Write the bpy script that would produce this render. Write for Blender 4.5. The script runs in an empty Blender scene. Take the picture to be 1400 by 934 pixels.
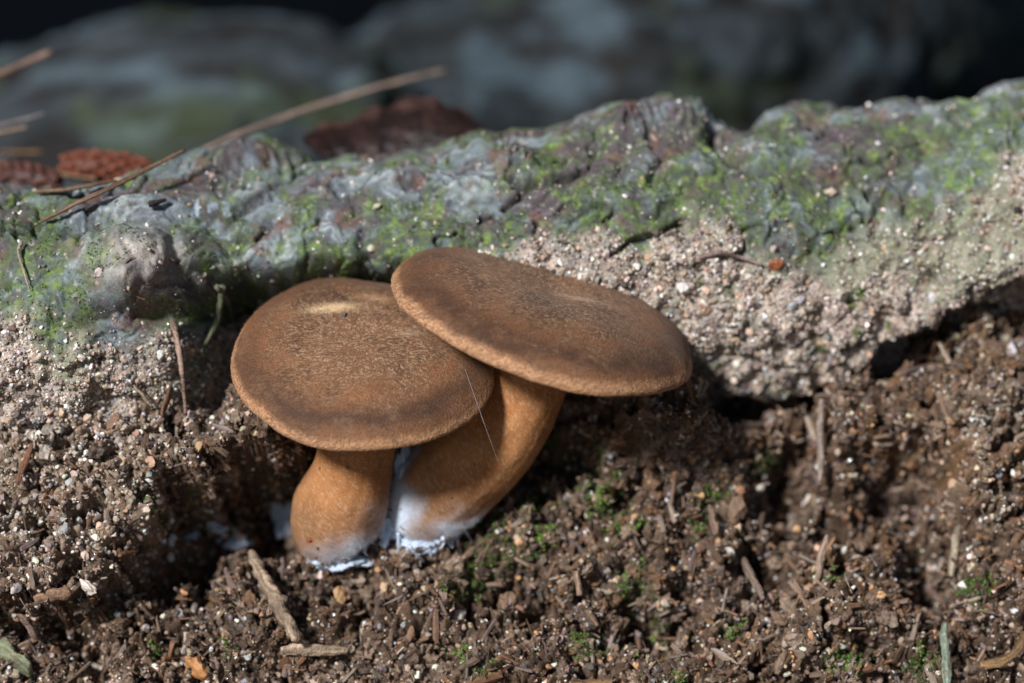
import bpy, math, random
import numpy as np
from mathutils import Vector, Matrix

random.seed(7)
RNG = np.random.default_rng(7)
S = 0.01                      # the script thinks in centimetres, Blender in metres
scene = bpy.context.scene
col0 = scene.collection

# ------------------------------------------------------------------ camera
PITCH = math.radians(20)
DIST = 55.0
KPX = 1400 * 94 / 36.0        # focal length in photograph pixels
CAM = np.array([0, -DIST * math.cos(PITCH), DIST * math.sin(PITCH)])
FWD = np.array([0, math.cos(PITCH), -math.sin(PITCH)])
UP = np.array([0, math.sin(PITCH), math.cos(PITCH)])
RIGHT = np.array([1.0, 0, 0])

cam = bpy.data.cameras.new('camera')
cam.lens = 94
cam.sensor_width = 36
cam.clip_start = 0.005
cam.clip_end = 500
cam.dof.use_dof = True
cam.dof.focus_distance = 54.7 * S
cam.dof.aperture_fstop = 6.0
camo = bpy.data.objects.new('camera', cam)
col0.objects.link(camo)
camo.location = Vector(CAM * S)
camo.rotation_euler = (math.radians(90) - PITCH, 0, 0)
scene.camera = camo

# ------------------------------------------------------------------ light
SUN_AZ, SUN_EL = math.radians(34), math.radians(38)
L = Vector((-math.sin(SUN_AZ) * math.cos(SUN_EL), -math.cos(SUN_AZ) * math.cos(SUN_EL), math.sin(SUN_EL)))
world = bpy.data.worlds.new('World')
scene.world = world
world.use_nodes = True
wn = world.node_tree
bg = wn.nodes['Background']
sky = wn.nodes.new('ShaderNodeTexSky')
sky.sky_type = 'NISHITA'
sky.sun_disc = False
sky.sun_elevation = SUN_EL
sky.sun_rotation = math.atan2(L.x, L.y)
wn.links.new(sky.outputs[0], bg.inputs[0])
bg.inputs[1].default_value = 0.04
sun = bpy.data.lights.new('sun', 'SUN')
sun.energy = 4.5
sun.angle = math.radians(8)
sun.color = (1.0, 0.985, 0.97)
suno = bpy.data.objects.new('sun', sun)
col0.objects.link(suno)
suno.rotation_euler = L.to_track_quat('Z', 'Y').to_euler()
suno.location = L * 3
scene.view_settings.view_transform = 'Standard'
scene.view_settings.look = 'None'
scene.view_settings.gamma = 1
scene.view_settings.use_curve_mapping = False
scene.view_settings.exposure = 0.35
scene.cycles.max_bounces = 6

# ------------------------------------------------------------------ helpers
def P(px, py, d):
    """point seen at photograph pixel (px, py), d cm in front of the camera"""
    return CAM + d * (FWD + RIGHT * ((px - 700) / KPX) + UP * ((467 - py) / KPX))

def proj(v):
    r = v - CAM
    d = r @ FWD
    return 700 + KPX * (r @ RIGHT) / d, 467 - KPX * (r @ UP) / d, d

def sstep(a, b, x):
    t = np.clip((x - a) / (b - a), 0, 1)
    return t * t * (3 - 2 * t)

_g = np.random.default_rng(3).normal(size=(256, 3))
_g = (_g / np.linalg.norm(_g, axis=1)[:, None]).astype(np.float32)
_perm = np.random.default_rng(5).permutation(256).astype(np.int32)
_perm = np.concatenate([_perm, _perm])

def perlin(p, seed=0):
    p = np.asarray(p, np.float32) + np.float32(seed * 17.31)
    shp = p.shape[:-1]
    p = p.reshape(-1, 3)
    i = np.floor(p).astype(np.int32)
    f = p - i
    i &= 255
    u = f * f * f * (f * (f * 6 - 15) + 10)
    out = None
    for dx in (0, 1):
        wx = u[:, 0] if dx else 1 - u[:, 0]
        a = _perm[(i[:, 0] + dx) & 255]
        for dy in (0, 1):
            wy = u[:, 1] if dy else 1 - u[:, 1]
            b = _perm[a + ((i[:, 1] + dy) & 255)]
            for dz in (0, 1):
                wz = u[:, 2] if dz else 1 - u[:, 2]
                g = _g[_perm[b + ((i[:, 2] + dz) & 255)]]
                v = (g[:, 0] * (f[:, 0] - dx) + g[:, 1] * (f[:, 1] - dy) + g[:, 2] * (f[:, 2] - dz)) * (wx * wy * wz)
                out = v if out is None else out + v
    return (out * 1.5).reshape(shp)

def fbm(p, octaves=4, gain=0.5, seed=0):
    p = np.asarray(p, np.float32)
    a, s = 1.0, 0
    for o in range(octaves):
        s = s + a * perlin(p, seed + o * 3)
        p = p * 2.03
        a *= gain
    return s

def worley(x, y, seed=0):
    """2D cell noise: distance to the nearest point, difference to the second, id of the cell in 0..1"""
    ix, iy = np.floor(x).astype(np.int64), np.floor(y).astype(np.int64)
    d1 = np.full(x.shape, 9.0, np.float32); d2 = d1.copy(); cid = np.zeros(x.shape, np.float32)
    for ox in (-1, 0, 1):
        for oy in (-1, 0, 1):
            cx, cy = ix + ox, iy + oy
            h = (cx * 374761393 + cy * 668265263 + seed * 974634777) & 0x7fffffff
            h = ((h ^ (h >> 13)) * 1274126177) & 0x7fffffff
            h = h ^ (h >> 16)
            jx = (h & 1023) / 1023.0
            jy = ((h >> 10) & 1023) / 1023.0
            d = np.hypot(cx + jx - x, cy + jy - y).astype(np.float32)
            near = d < d1
            d2 = np.where(near, d1, np.minimum(d2, d))
            cid = np.where(near, ((h >> 5) & 255) / 255.0, cid)
            d1 = np.where(near, d, d1)
    return d1, d2 - d1, cid

def segdist(px, py, pts):
    """pixel distance to a polyline"""
    best = np.full(px.shape, 1e9)
    for (x0, y0), (x1, y1) in zip(pts[:-1], pts[1:]):
        dx, dy = x1 - x0, y1 - y0
        t = np.clip(((px - x0) * dx + (py - y0) * dy) / (dx * dx + dy * dy), 0, 1)
        best = np.minimum(best, np.hypot(px - x0 - t * dx, py - y0 - t * dy))
    return best

def blob(px, py, cx, cy, rx, ry, rot=0):
    a = math.radians(rot)
    u = (px - cx) * math.cos(a) + (py - cy) * math.sin(a)
    v = -(px - cx) * math.sin(a) + (py - cy) * math.cos(a)
    return np.exp(-((u / rx) ** 2 + (v / ry) ** 2))

def curve(keys, x):
    k = np.array(keys, float)
    return np.interp(x, k[:, 0], k[:, 1])

def scurve(keys, x):
    """smooth interpolation through the keys (Catmull-Rom)"""
    k = np.array(keys, float)
    xs, ys = k[:, 0], k[:, 1]
    m = np.gradient(ys, xs)
    i = np.clip(np.searchsorted(xs, x) - 1, 0, len(xs) - 2)
    h = xs[i + 1] - xs[i]
    t = np.clip((x - xs[i]) / h, 0, 1)
    return ((2*t**3 - 3*t**2 + 1) * ys[i] + (t**3 - 2*t**2 + t) * h * m[i] + (-2*t**3 + 3*t**2) * ys[i+1] + (t**3 - t**2) * h * m[i+1])

def mesh_data(name, verts, faces, mat=None, cols=None, smooth=True):
    me = bpy.data.meshes.new(name)
    verts = np.asarray(verts, np.float32).reshape(-1, 3)
    faces = np.asarray(faces, np.int32)
    k = faces.shape[1]
    me.vertices.add(len(verts))
    me.vertices.foreach_set('co', (verts * S).ravel())
    me.loops.add(faces.size)
    me.loops.foreach_set('vertex_index', faces.ravel())
    me.polygons.add(len(faces))
    me.polygons.foreach_set('loop_start', np.arange(0, faces.size, k, dtype=np.int32))
    me.polygons.foreach_set('use_smooth', np.full(len(faces), smooth, dtype=bool))
    me.update(calc_edges=True)
    me.validate()
    if cols is not None:
        at = me.attributes.new('col', 'FLOAT_COLOR', 'POINT')
        c = np.ones((len(verts), 4), np.float32)
        c[:, :3] = np.clip(np.asarray(cols, np.float32).reshape(-1, 3), 0, 1)
        at.data.foreach_set('color', c.ravel())
    if mat:
        me.materials.append(mat)
    return me

def obj(name, me, parent=None, loc=None):
    o = bpy.data.objects.new(name, me)
    col0.objects.link(o)
    if parent is not None:
        o.parent = parent
    if loc is not None:
        o.location = Vector(np.asarray(loc, float) * S)
    return o

def tag(o, label=None, cat=None, group=None, kind=None):
    for k, v in (('label', label), ('category', cat), ('group', group), ('kind', kind)):
        if v:
            o[k] = v
    return o

def empty(name, loc, label, cat, group=None):
    o = bpy.data.objects.new(name, None)
    o.empty_display_size = 0.01
    col0.objects.link(o)
    o.location = Vector(np.asarray(loc, float) * S)
    return tag(o, label, cat, group)

def grid_faces(h, w, wrap=False, flip=False):
    i = np.arange(h - 1)[:, None]
    j = np.arange(w if wrap else w - 1)[None, :]
    a = i * w + j
    b = i * w + (j + 1) % w
    f = np.stack([a, b, b + w, a + w], -1).reshape(-1, 4)
    return f[:, ::-1] if flip else f

def grid_normals(V, wrap=False):
    if wrap:
        du = np.roll(V, -1, 1) - np.roll(V, 1, 1)
    else:
        du = np.gradient(V, axis=1)
    dv = np.gradient(V, axis=0)
    n = np.cross(du, dv)
    return n / (np.linalg.norm(n, axis=-1, keepdims=True) + 1e-12)

def mix3(a, b, t):
    return np.asarray(a) * (1 - t[..., None]) + np.asarray(b) * t[..., None]

# ------------------------------------------------------------------ materials
def material(name, rough=0.85, source='attr', base=(0.3, 0.3, 0.3), noise=(60, 0.35), bump=(150, 0.3, 0.0006), spec=0.3,
             sss=0.0, sss_rad=(0.004, 0.002, 0.001), sheen=0.0, transmission=0.0, rough_noise=0.0, stretch=None):
    """principled material: colour from the mesh (attr), the scattered piece (inst), the object (object) or one value, times a fine noise"""
    m = bpy.data.materials.new(name)
    m.use_nodes = True
    nt = m.node_tree
    N, Lk = nt.nodes, nt.links
    b = N['Principled BSDF']
    b.inputs['Roughness'].default_value = rough
    b.inputs['Specular IOR Level'].default_value = spec
    geo = N.new('ShaderNodeTexCoord')
    vec = geo.outputs['Object']
    if stretch:
        mp = N.new('ShaderNodeMapping')
        mp.inputs['Scale'].default_value = stretch
        Lk.new(vec, mp.inputs['Vector'])
        vec = mp.outputs[0]
    if source in ('attr', 'inst'):
        at = N.new('ShaderNodeAttribute')
        at.attribute_name = 'col'
        at.attribute_type = 'GEOMETRY' if source == 'attr' else 'INSTANCER'
        c = at.outputs['Color']
    elif source == 'object':
        oi = N.new('ShaderNodeObjectInfo')
        c = oi.outputs['Color']
    else:
        rgb = N.new('ShaderNodeRGB')
        rgb.outputs[0].default_value = (*base, 1)
        c = rgb.outputs[0]
    n1 = N.new('ShaderNodeTexNoise')
    n1.inputs['Scale'].default_value = noise[0] * 10
    n1.inputs['Detail'].default_value = 4
    n1.inputs['Roughness'].default_value = 0.65
    Lk.new(vec, n1.inputs['Vector'])
    mr = N.new('ShaderNodeMapRange')
    mr.inputs['From Min'].default_value = 0.25
    mr.inputs['From Max'].default_value = 0.75
    mr.inputs['To Min'].default_value = 1 - noise[1]
    mr.inputs['To Max'].default_value = 1 + noise[1]
    Lk.new(n1.outputs[0], mr.inputs['Value'])
    mu = N.new('ShaderNodeVectorMath')
    mu.operation = 'MULTIPLY'
    Lk.new(c, mu.inputs[0])
    Lk.new(mr.outputs[0], mu.inputs[1])
    Lk.new(mu.outputs[0], b.inputs['Base Color'])
    if bump:
        n2 = N.new('ShaderNodeTexNoise')
        n2.inputs['Scale'].default_value = bump[0] * 10
        n2.inputs['Detail'].default_value = 3
        Lk.new(vec, n2.inputs['Vector'])
        bp = N.new('ShaderNodeBump')
        bp.inputs['Strength'].default_value = bump[1]
        bp.inputs['Distance'].default_value = bump[2]
        Lk.new(n2.outputs[0], bp.inputs['Height'])
        Lk.new(bp.outputs[0], b.inputs['Normal'])
    if sss:
        b.inputs['Subsurface Weight'].default_value = sss
        b.inputs['Subsurface Radius'].default_value = sss_rad
        b.inputs['Subsurface Scale'].default_value = 1.0
    if sheen:
        b.inputs['Sheen Weight'].default_value = sheen
        b.inputs['Sheen Roughness'].default_value = 0.4
    if transmission:
        b.inputs['Transmission Weight'].default_value = transmission
    return m

M = {}
M['soil'] = material('soil', 0.9, noise=(90, 0.45), bump=(220, 0.6, 0.0006), spec=0.25)
M['log'] = material('weathered_wood', 0.85, noise=(110, 0.40), bump=(200, 0.4, 0.0005), spec=0.22)
M['grain'] = material('sand_grain', 0.7, 'inst', noise=(120, 0.25), bump=None, spec=0.4)
M['quartz'] = material('quartz_grain', 0.12, 'inst', noise=(150, 0.15), bump=None, spec=0.9)
M['debris'] = material('plant_debris', 0.62, 'inst', noise=(110, 0.5), bump=None, spec=0.45)
M['moss'] = material('moss_leaf', 0.55, 'inst', noise=(60, 0.3), bump=None, spec=0.4)
M['fuzz'] = material('cap_fuzz', 0.7, 'inst', noise=(60, 0.15), bump=None, spec=0.25)
M['pebble'] = material('pebble_stone', 0.55, 'object', noise=(90, 0.4), bump=(150, 0.4, 0.0005), spec=0.4)
M['chip'] = material('wood_chip', 0.8, 'object', noise=(60, 0.45), bump=(120, 0.6, 0.0005), spec=0.3, stretch=(0.25, 1, 1))
M['cap'] = material('cap_skin', 0.72, noise=(260, 0.50), bump=(300, 0.7, 0.0004), spec=0.35, sheen=0.05)
M['stem'] = material('stem_flesh', 0.7, noise=(320, 0.35), bump=(380, 0.6, 0.0003), spec=0.25, sss=0.12, sss_rad=(0.003, 0.0015, 0.0007))
M['mycelium'] = material('mycelium', 0.9, noise=(100, 0.10), bump=(200, 0.7, 0.0006), spec=0.1, sss=0.4, sss_rad=(0.003, 0.003, 0.003), source='value', base=(0.47, 0.56, 0.70))
M['stick'] = material('stick_wood', 0.82, noise=(140, 0.45), bump=(200, 0.7, 0.0005), spec=0.25)
M['needle'] = material('pine_needle', 0.45, 'object', noise=(40, 0.4), bump=(90, 0.4, 0.0004), spec=0.45, stretch=(0.2, 1, 1))
M['cone'] = material('cone_scale', 0.5, 'object', noise=(60, 0.4), bump=(100, 0.4, 0.0004), spec=0.4)
M['bark'] = material('bark', 0.8, noise=(25, 0.4), bump=(60, 0.6, 0.001), spec=0.25)
M['flake'] = material('bark_flake', 0.55, noise=(50, 0.5), bump=(70, 0.6, 0.001), spec=0.4)
M['silk'] = material('spider_silk', 0.3, 'value', base=(0.42, 0.42, 0.45), noise=(10, 0.1), bump=None, spec=0.6)
M['amber'] = material('amber_drop', 0.15, 'value', base=(0.22, 0.045, 0.015), noise=(40, 0.3), bump=None, spec=0.6)

# ------------------------------------------------------------------ scatter with geometry nodes (uncountable stuff only)
def scatter_group(protos):
    ng = bpy.data.node_groups.new('scatter', 'GeometryNodeTree')
    ng.interface.new_socket('Geometry', in_out='INPUT', socket_type='NodeSocketGeometry')
    ng.interface.new_socket('Geometry', in_out='OUTPUT', socket_type='NodeSocketGeometry')
    N, Lk = ng.nodes, ng.links
    gi, go = N.new('NodeGroupInput'), N.new('NodeGroupOutput')
    iop = N.new('GeometryNodeInstanceOnPoints')
    jn = N.new('GeometryNodeJoinGeometry')
    for p in protos:
        oi = N.new('GeometryNodeObjectInfo')
        oi.inputs['Object'].default_value = p
        oi.inputs['As Instance'].default_value = False
        gt = N.new('GeometryNodeGeometryToInstance')
        Lk.new(oi.outputs['Geometry'], gt.inputs[0])
        Lk.new(gt.outputs[0], jn.inputs[0])
    def attr(n, t):
        a = N.new('GeometryNodeInputNamedAttribute')
        a.data_type = t
        a.inputs['Name'].default_value = n
        return next(o for o in a.outputs if o.name == 'Attribute' and o.enabled)
    e2r = N.new('FunctionNodeEulerToRotation')
    Lk.new(attr('rot', 'FLOAT_VECTOR'), e2r.inputs[0])
    Lk.new(gi.outputs[0], iop.inputs['Points'])
    Lk.new(jn.outputs[0], iop.inputs['Instance'])
    iop.inputs['Pick Instance'].default_value = True
    Lk.new(attr('pick', 'INT'), iop.inputs['Instance Index'])
    Lk.new(e2r.outputs[0], iop.inputs['Rotation'])
    Lk.new(attr('scl', 'FLOAT_VECTOR'), iop.inputs['Scale'])
    Lk.new(iop.outputs[0], go.inputs[0])
    return ng

def scatter_obj(name, pts, rot, scl, cols, protos, mat, parent=None, origin=(0, 0, 0)):
    n = len(pts)
    me = bpy.data.meshes.new(name)
    me.vertices.add(n)
    me.vertices.foreach_set('co', ((np.asarray(pts) - np.asarray(origin)) * S).astype(np.float32).ravel())
    for nm, ty, dat in (('rot', 'FLOAT_VECTOR', rot), ('scl', 'FLOAT_VECTOR', scl)):
        me.attributes.new(nm, ty, 'POINT').data.foreach_set('vector', np.asarray(dat, np.float32).ravel())
    c = np.ones((n, 4), np.float32)
    c[:, :3] = np.clip(cols, 0, 1)
    me.attributes.new('col', 'FLOAT_COLOR', 'POINT').data.foreach_set('color', c.ravel())
    me.attributes.new('pick', 'INT', 'POINT').data.foreach_set('value', RNG.integers(0, len(protos), n).astype(np.int32))
    me.materials.append(mat)
    o = obj(name, me, parent)
    md = o.modifiers.new('scatter', 'NODES')
    md.node_group = scatter_group(protos)
    return o

def mats_to_euler(R):
    return np.stack([np.arctan2(R[:, 2, 1], R[:, 2, 2]), -np.arcsin(np.clip(R[:, 2, 0], -1, 1)), np.arctan2(R[:, 1, 0], R[:, 0, 0])], -1)

def align(nrm, tilt=0.0, spin=None):
    """rotations whose local z follows nrm (plus some tilt) with a random turn about it"""
    n = len(nrm)
    z = nrm + RNG.normal(size=(n, 3)) * tilt
    z /= np.linalg.norm(z, axis=1)[:, None]
    a = RNG.normal(size=(n, 3)) if spin is None else spin
    x = a - (a * z).sum(1)[:, None] * z
    x /= np.linalg.norm(x, axis=1)[:, None]
    y = np.cross(z, x)
    return np.stack([x, y, z], -1)

def pick_on_grid(V, Nn, w, n):
    """n random points on a vertex grid, chance by area times weight w"""
    e1 = V[:-1, 1:] - V[:-1, :-1]
    e2 = V[1:, :-1] - V[:-1, :-1]
    area = np.linalg.norm(np.cross(e1, e2), axis=-1)
    p = (area * w[:-1, :-1]).ravel()
    c = np.cumsum(p)
    k = np.searchsorted(c, RNG.random(n) * c[-1])
    k = np.minimum(k, p.size - 1)
    i, j = np.divmod(k, V.shape[1] - 1)
    a, b = RNG.random((n, 1)), RNG.random((n, 1))
    pos = V[i, j] * (1 - a) * (1 - b) + V[i, j + 1] * a * (1 - b) + V[i + 1, j] * (1 - a) * b + V[i + 1, j + 1] * a * b
    return pos, Nn[i, j], i, j

def ico(sub=1):
    t = (1 + 5 ** 0.5) / 2
    v = [(-1, t, 0), (1, t, 0), (-1, -t, 0), (1, -t, 0), (0, -1, t), (0, 1, t), (0, -1, -t), (0, 1, -t), (t, 0, -1), (t, 0, 1), (-t, 0, -1), (-t, 0, 1)]
    f = [(0,11,5),(0,5,1),(0,1,7),(0,7,10),(0,10,11),(1,5,9),(5,11,4),(11,10,2),(10,7,6),(7,1,8),(3,9,4),(3,4,2),(3,2,6),(3,6,8),(3,8,9),(4,9,5),(2,4,11),(6,2,10),(8,6,7),(9,8,1)]
    v = [np.array(a, float) / np.linalg.norm(a) for a in v]
    for _ in range(sub):
        nf, cache = [], {}
        def mid(a, b):
            k = (min(a, b), max(a, b))
            if k not in cache:
                m = v[a] + v[b]
                v.append(m / np.linalg.norm(m))
                cache[k] = len(v) - 1
            return cache[k]
        for a, b, c in f:
            ab, bc, ca = mid(a, b), mid(b, c), mid(c, a)
            nf += [(a, ab, ca), (b, bc, ab), (c, ca, bc), (ab, bc, ca)]
        f = nf
    return np.array(v), np.array(f)

def stone_mesh(name, mat, sub=1, rough=0.35, seed=0, cuts=4, flat=True):
    v, f = ico(sub)
    r = np.random.default_rng(seed)
    for _ in range(cuts):                       # broken faces
        n = r.normal(size=3); n /= np.linalg.norm(n)
        h = r.uniform(0.45, 0.8)
        d = v @ n
        v = v - np.maximum(d - h, 0)[:, None] * n
    v = v * (1 + rough * perlin(v * 1.6, seed)[:, None])
    return mesh_data(name, v, f, mat, smooth=not flat)

def chip_mesh(name, mat, seed=0, seg=5):
    """a splinter of wood along x: a bent, tapering, ragged bar one unit long"""
    r = np.random.default_rng(seed)
    rings = []
    bend = r.normal() * 0.12
    for i in range(seg):
        t = i / (seg - 1)
        w = 0.5 * (0.55 + 0.45 * math.sin(math.pi * min(1, 0.15 + t))) * r.uniform(0.75, 1.1)
        hh = 0.5 * r.uniform(0.7, 1.1)
        x = t - 0.5 + r.normal() * 0.02
        z = bend * (1 - (2 * t - 1) ** 2)
        ring = [(x + r.normal() * 0.05, sy * w, z * 0 + sz * hh) for sy, sz in ((-1, -.6), (0, -1), (1, -.6), (1, .5), (.1, 1), (-1, .6))]
        rings.append(ring)
    V = np.array(rings).reshape(-1, 3)
    F = [tuple(x) for x in grid_faces(seg, 6, wrap=True)]
    tris = []
    for a, b, c, d in F:
        tris += [(a, b, c), (a, c, d)]
    for k in range(1, 5):
        tris.append((0, k + 1, k))
        o = (seg - 1) * 6
        tris.append((o, o + k, o + k + 1))
    return mesh_data(name, V, np.array(tris), mat, smooth=False)

def proto(me):
    return bpy.data.objects.new(me.name, me)      # not linked: only a source shape

def tube(pts, rad, nseg=10, flat=1.0, seed=0, noise=0.0, nfreq=2.0, sub=8, caps=True, up=(0, 0, 1)):
    """smooth tube through pts with a radius per point; flat squeezes the section along the frame's second axis"""
    pts = np.asarray(pts, float)
    rad = np.asarray(rad, float) * np.ones(len(pts))
    s = np.arange(len(pts))
    n = (len(pts) - 1) * sub + 1
    u = np.linspace(0, len(pts) - 1, n)
    c = np.stack([scurve(np.stack([s, pts[:, k]], 1), u) for k in range(3)], -1)
    r = np.maximum(scurve(np.stack([s, rad], 1), u), 1e-4)
    t = np.gradient(c, axis=0)
    t /= np.linalg.norm(t, axis=1)[:, None]
    a = np.cross(t, np.asarray(up, float))
    bad = np.linalg.norm(a, axis=1) < 1e-3
    a[bad] = np.cross(t[bad], (1, 0, 0.1))
    a /= np.linalg.norm(a, axis=1)[:, None]
    b = np.cross(a, t)
    ph = np.linspace(0, 2 * math.pi, nseg, endpoint=False)
    V = c[:, None] + r[:, None, None] * (a[:, None] * np.cos(ph)[None, :, None] + flat * b[:, None] * np.sin(ph)[None, :, None])
    if noise:
        dirv = V - c[:, None]
        V = c[:, None] + dirv * (1 + noise * fbm(V * nfreq, 3, seed=seed))[..., None]
    V = V.reshape(-1, 3)
    F = grid_faces(n, nseg, wrap=True)
    if caps:
        V = np.concatenate([V, c[:1] , c[-1:]])
        k = len(V) - 2
        j = np.arange(nseg)
        j2 = (j + 1) % nseg
        e = (n - 1) * nseg
        F = np.concatenate([F, np.stack([np.full(nseg, k), j2, j, j], 1)[:, [0, 1, 2, 2]], np.stack([np.full(nseg, k + 1), e + j, e + j2, e + j2], 1)])
    tri = []
    F = np.asarray(F)
    q = F[F[:, 2] != F[:, 3]]
    d = F[F[:, 2] == F[:, 3]][:, :3]
    T = np.concatenate([q[:, [0, 1, 2]], q[:, [0, 2, 3]], d])
    return V, T, c

def tube_obj(name, pts, rad, mat, color=None, parent=None, loc=None, label=None, cat=None, group=None, streak=False, **kw):
    V, T, c = tube(pts, rad, **kw)
    o0 = np.asarray(loc if loc is not None else np.asarray(pts, float).mean(0))
    cols = None
    if streak:
        ns = kw.get('nseg', 10)
        n = len(c)
        ph = np.tile(np.arange(ns) / ns * 2 * math.pi, n)
        tl = np.repeat(np.linspace(0, np.linalg.norm(np.asarray(pts[-1], float) - np.asarray(pts[0], float)), n), ns)
        k = fbm(np.stack([np.cos(ph) * 2.2, np.sin(ph) * 2.2, tl * 0.9], -1), 3, seed=kw.get('seed', 0) + 5)
        k2 = fbm(np.stack([np.cos(ph) * 1.2, np.sin(ph) * 1.2, tl * 4], -1), 3, seed=kw.get('seed', 0) + 9)
        k, k2 = np.concatenate([k, [0, 0]]), np.concatenate([k2, [0, 0]])
        cols = np.asarray(color) * np.exp(0.9 * k)[:, None]
        cols = mix3(cols, (0.12, 0.082, 0.057), sstep(0.0, 0.5, k2) * 0.65)
    me = mesh_data(name, V - o0, T, mat, cols)
    o = obj(name, me, parent, o0 if parent is None else None)
    if parent is not None:
        o.location = Vector(o0 * S) - parent.location
    if color is not None:
        o.color = (*color, 1)
    return tag(o, label, cat, group)

# ================================================================== ground
O0 = P(560, 760, 57.0)
ft = np.linspace(-30, 140, 6801)
th = (math.radians(45) * sstep(-5.6, -3.6, ft) - math.radians(45 + 38) * sstep(6.4, 8.6, ft) + math.radians(26) * sstep(16, 24, ft) + math.radians(12) * sstep(45, 70, ft))
dy, dz = np.cos(th) * (ft[1] - ft[0]), np.sin(th) * (ft[1] - ft[0])
fy, fz = np.cumsum(dy), np.cumsum(dz)
k0 = np.argmin(abs(ft))
fy, fz = fy - fy[k0] + O0[1], fz - fz[k0] + O0[2]

def path(t):
    y = np.interp(t, ft, fy) + np.where(t < ft[0], t - ft[0], 0) + np.where(t > ft[-1], t - ft[-1], 0)
    return y, np.interp(t, ft, fz), np.interp(t, ft, th)

def axis_samples(a, b, step, far):
    core = np.arange(a, b, step)
    out, d, x = [], step, 0
    while x < far:
        d *= 1.22
        x += d
        out.append(x)
    out = np.array(out)
    return np.concatenate([(a - out)[::-1], core, b + out])

gx = axis_samples(-12.6, 12.6, 0.034, 6000)
gt = axis_samples(-4.4, 7.6, 0.034, 6000)
TX, TT = np.meshgrid(gx, gt)
YY, ZZ, TH = path(TT)
base = np.stack([TX, YY, ZZ], -1)
nrm = np.stack([0 * TX, -np.sin(TH), np.cos(TH)], -1)
gpx, gpy, gd = proj(base)
zone = sstep(-16.5, -12.5, TX) * (1 - sstep(12.5, 16.5, TX)) * sstep(-9, -4, TT) * (1 - sstep(7.0, 8.6, TT))   # the close bank
q3 = np.stack([TX, TT, 0 * TX], -1)
wob = fbm(q3 * 0.9, 3, seed=4)
wob2 = fbm(q3 * 2.3, 3, seed=9)

MASS = [(330, 250), (400, 262), (470, 285), (530, 322), (565, 385), (590, 432), (612, 440), (636, 398), (660, 318), (690, 235), (740, 196), (790, 172), (830, 105), (852, 30), (872, -80), (950, -200)]
CREV = [(960, 540), (1010, 515), (1060, 520), (1110, 520), (1150, 495), (1200, 470), (1260, 440), (1330, 410), (1400, 388), (1470, 365)]

def feats(px, py):
    wx = px + 26 * wob + 12 * wob2
    wy = py + 20 * wob2
    xb = curve(MASS, wy)
    m = sstep(-14, 16, xb - wx)
    h = 2.1 * m * sstep(395, 500, py + 14 * wob2) * sstep(940, 800, py) * (0.55 + 0.45 * sstep(900, 640, py))
    h += 0.5 * m * blob(px, py, 330, 590, 110, 50)
    h += 0.5 * sstep(1000, 1250, px) * sstep(930, 620, py) * sstep(0, 40, py - curve(CREV, px))
    h += 2.2 * blob(px, py, 905, 572, 110, 46)
    h += 0.6 * blob(px, py, 1180, 570, 60, 34) + 0.7 * blob(px, py, 1340, 560, 90, 90) + 0.5 * blob(px, py, 1125, 830, 60, 60)
    h += 0.5 * blob(px, py, 330, 850, 60, 50) + 0.5 * blob(px, py, 600, 830, 50, 36) + 0.35 * blob(px, py, 800, 900, 170, 40)
    return h

def pits(px, py):
    wx = px + 34 * wob + 14 * wob2
    wy = py + 30 * wob2 + 12 * wob
    h = 0 * px
    h -= 2.7 * blob(wx, wy, 310, 715, 100, 48, -16)
    h -= 1.9 * blob(wx, wy, 235, 785, 62, 28, -25)
    h -= 1.1 * blob(wx, wy, 90, 868, 55, 18, 8)
    h -= 1.6 * blob(wx, wy, 385, 680, 50, 66)
    h -= 2.0 * blob(px + 12 * wob2, py, 300, 475, 36, 80, 6)
    h -= 1.5 * np.exp(-(np.maximum(np.abs(px - 445) - 110, 0) / 40) ** 2) * np.exp(-((py - 430) / 60) ** 2)
    h -= 1.5 * blob(wx, wy, 470, 640, 90, 60)
    h -= 1.5 * blob(wx, wy, 790, 606, 58, 34, -25)
    h -= 1.0 * blob(wx, wy, 700, 660, 60, 40, -35)
    h -= 2.2 * np.exp(-(segdist(wx, wy, CREV) / 22) ** 2) * sstep(980, 1120, px)
    h -= 3.2 * blob(px, py, 1012, 528, 44, 30)
    h -= 3.6 * blob(wx, wy, 1085, 650, 42, 66, 14)
    h -= 1.0 * blob(wx, wy, 1190, 470, 45, 26, -25)
    h -= 3.4 * blob(wx, wy, 1230, 640, 50, 56, 10)
    h -= 3.4 * blob(wx, wy, 1275, 755, 38, 62, 10)
    h -= 3.0 * blob(wx, wy, 1060, 770, 46, 28)
    h -= 2.6 * blob(wx, wy, 1165, 700, 36, 38)
    h -= 2.6 * blob(wx, wy, 905, 838, 54, 26, -20)
    h -= 2.4 * blob(wx, wy, 690, 800, 54, 24, 5)
    h -= 1.2 * blob(wx, wy, 860, 830, 20, 30) + 1.2 * blob(wx, wy, 1190, 870, 24, 26) + 1.0 * blob(wx, wy, 790, 905, 22, 18) + 1.0 * blob(wx, wy, 1000, 600, 40, 20)
    h -= 1.2 * blob(wx, wy, 455, 800, 60, 20)
    h -= 0.7 * blob(wx, wy, 1350, 890, 36, 20, -25)
    return h

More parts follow.
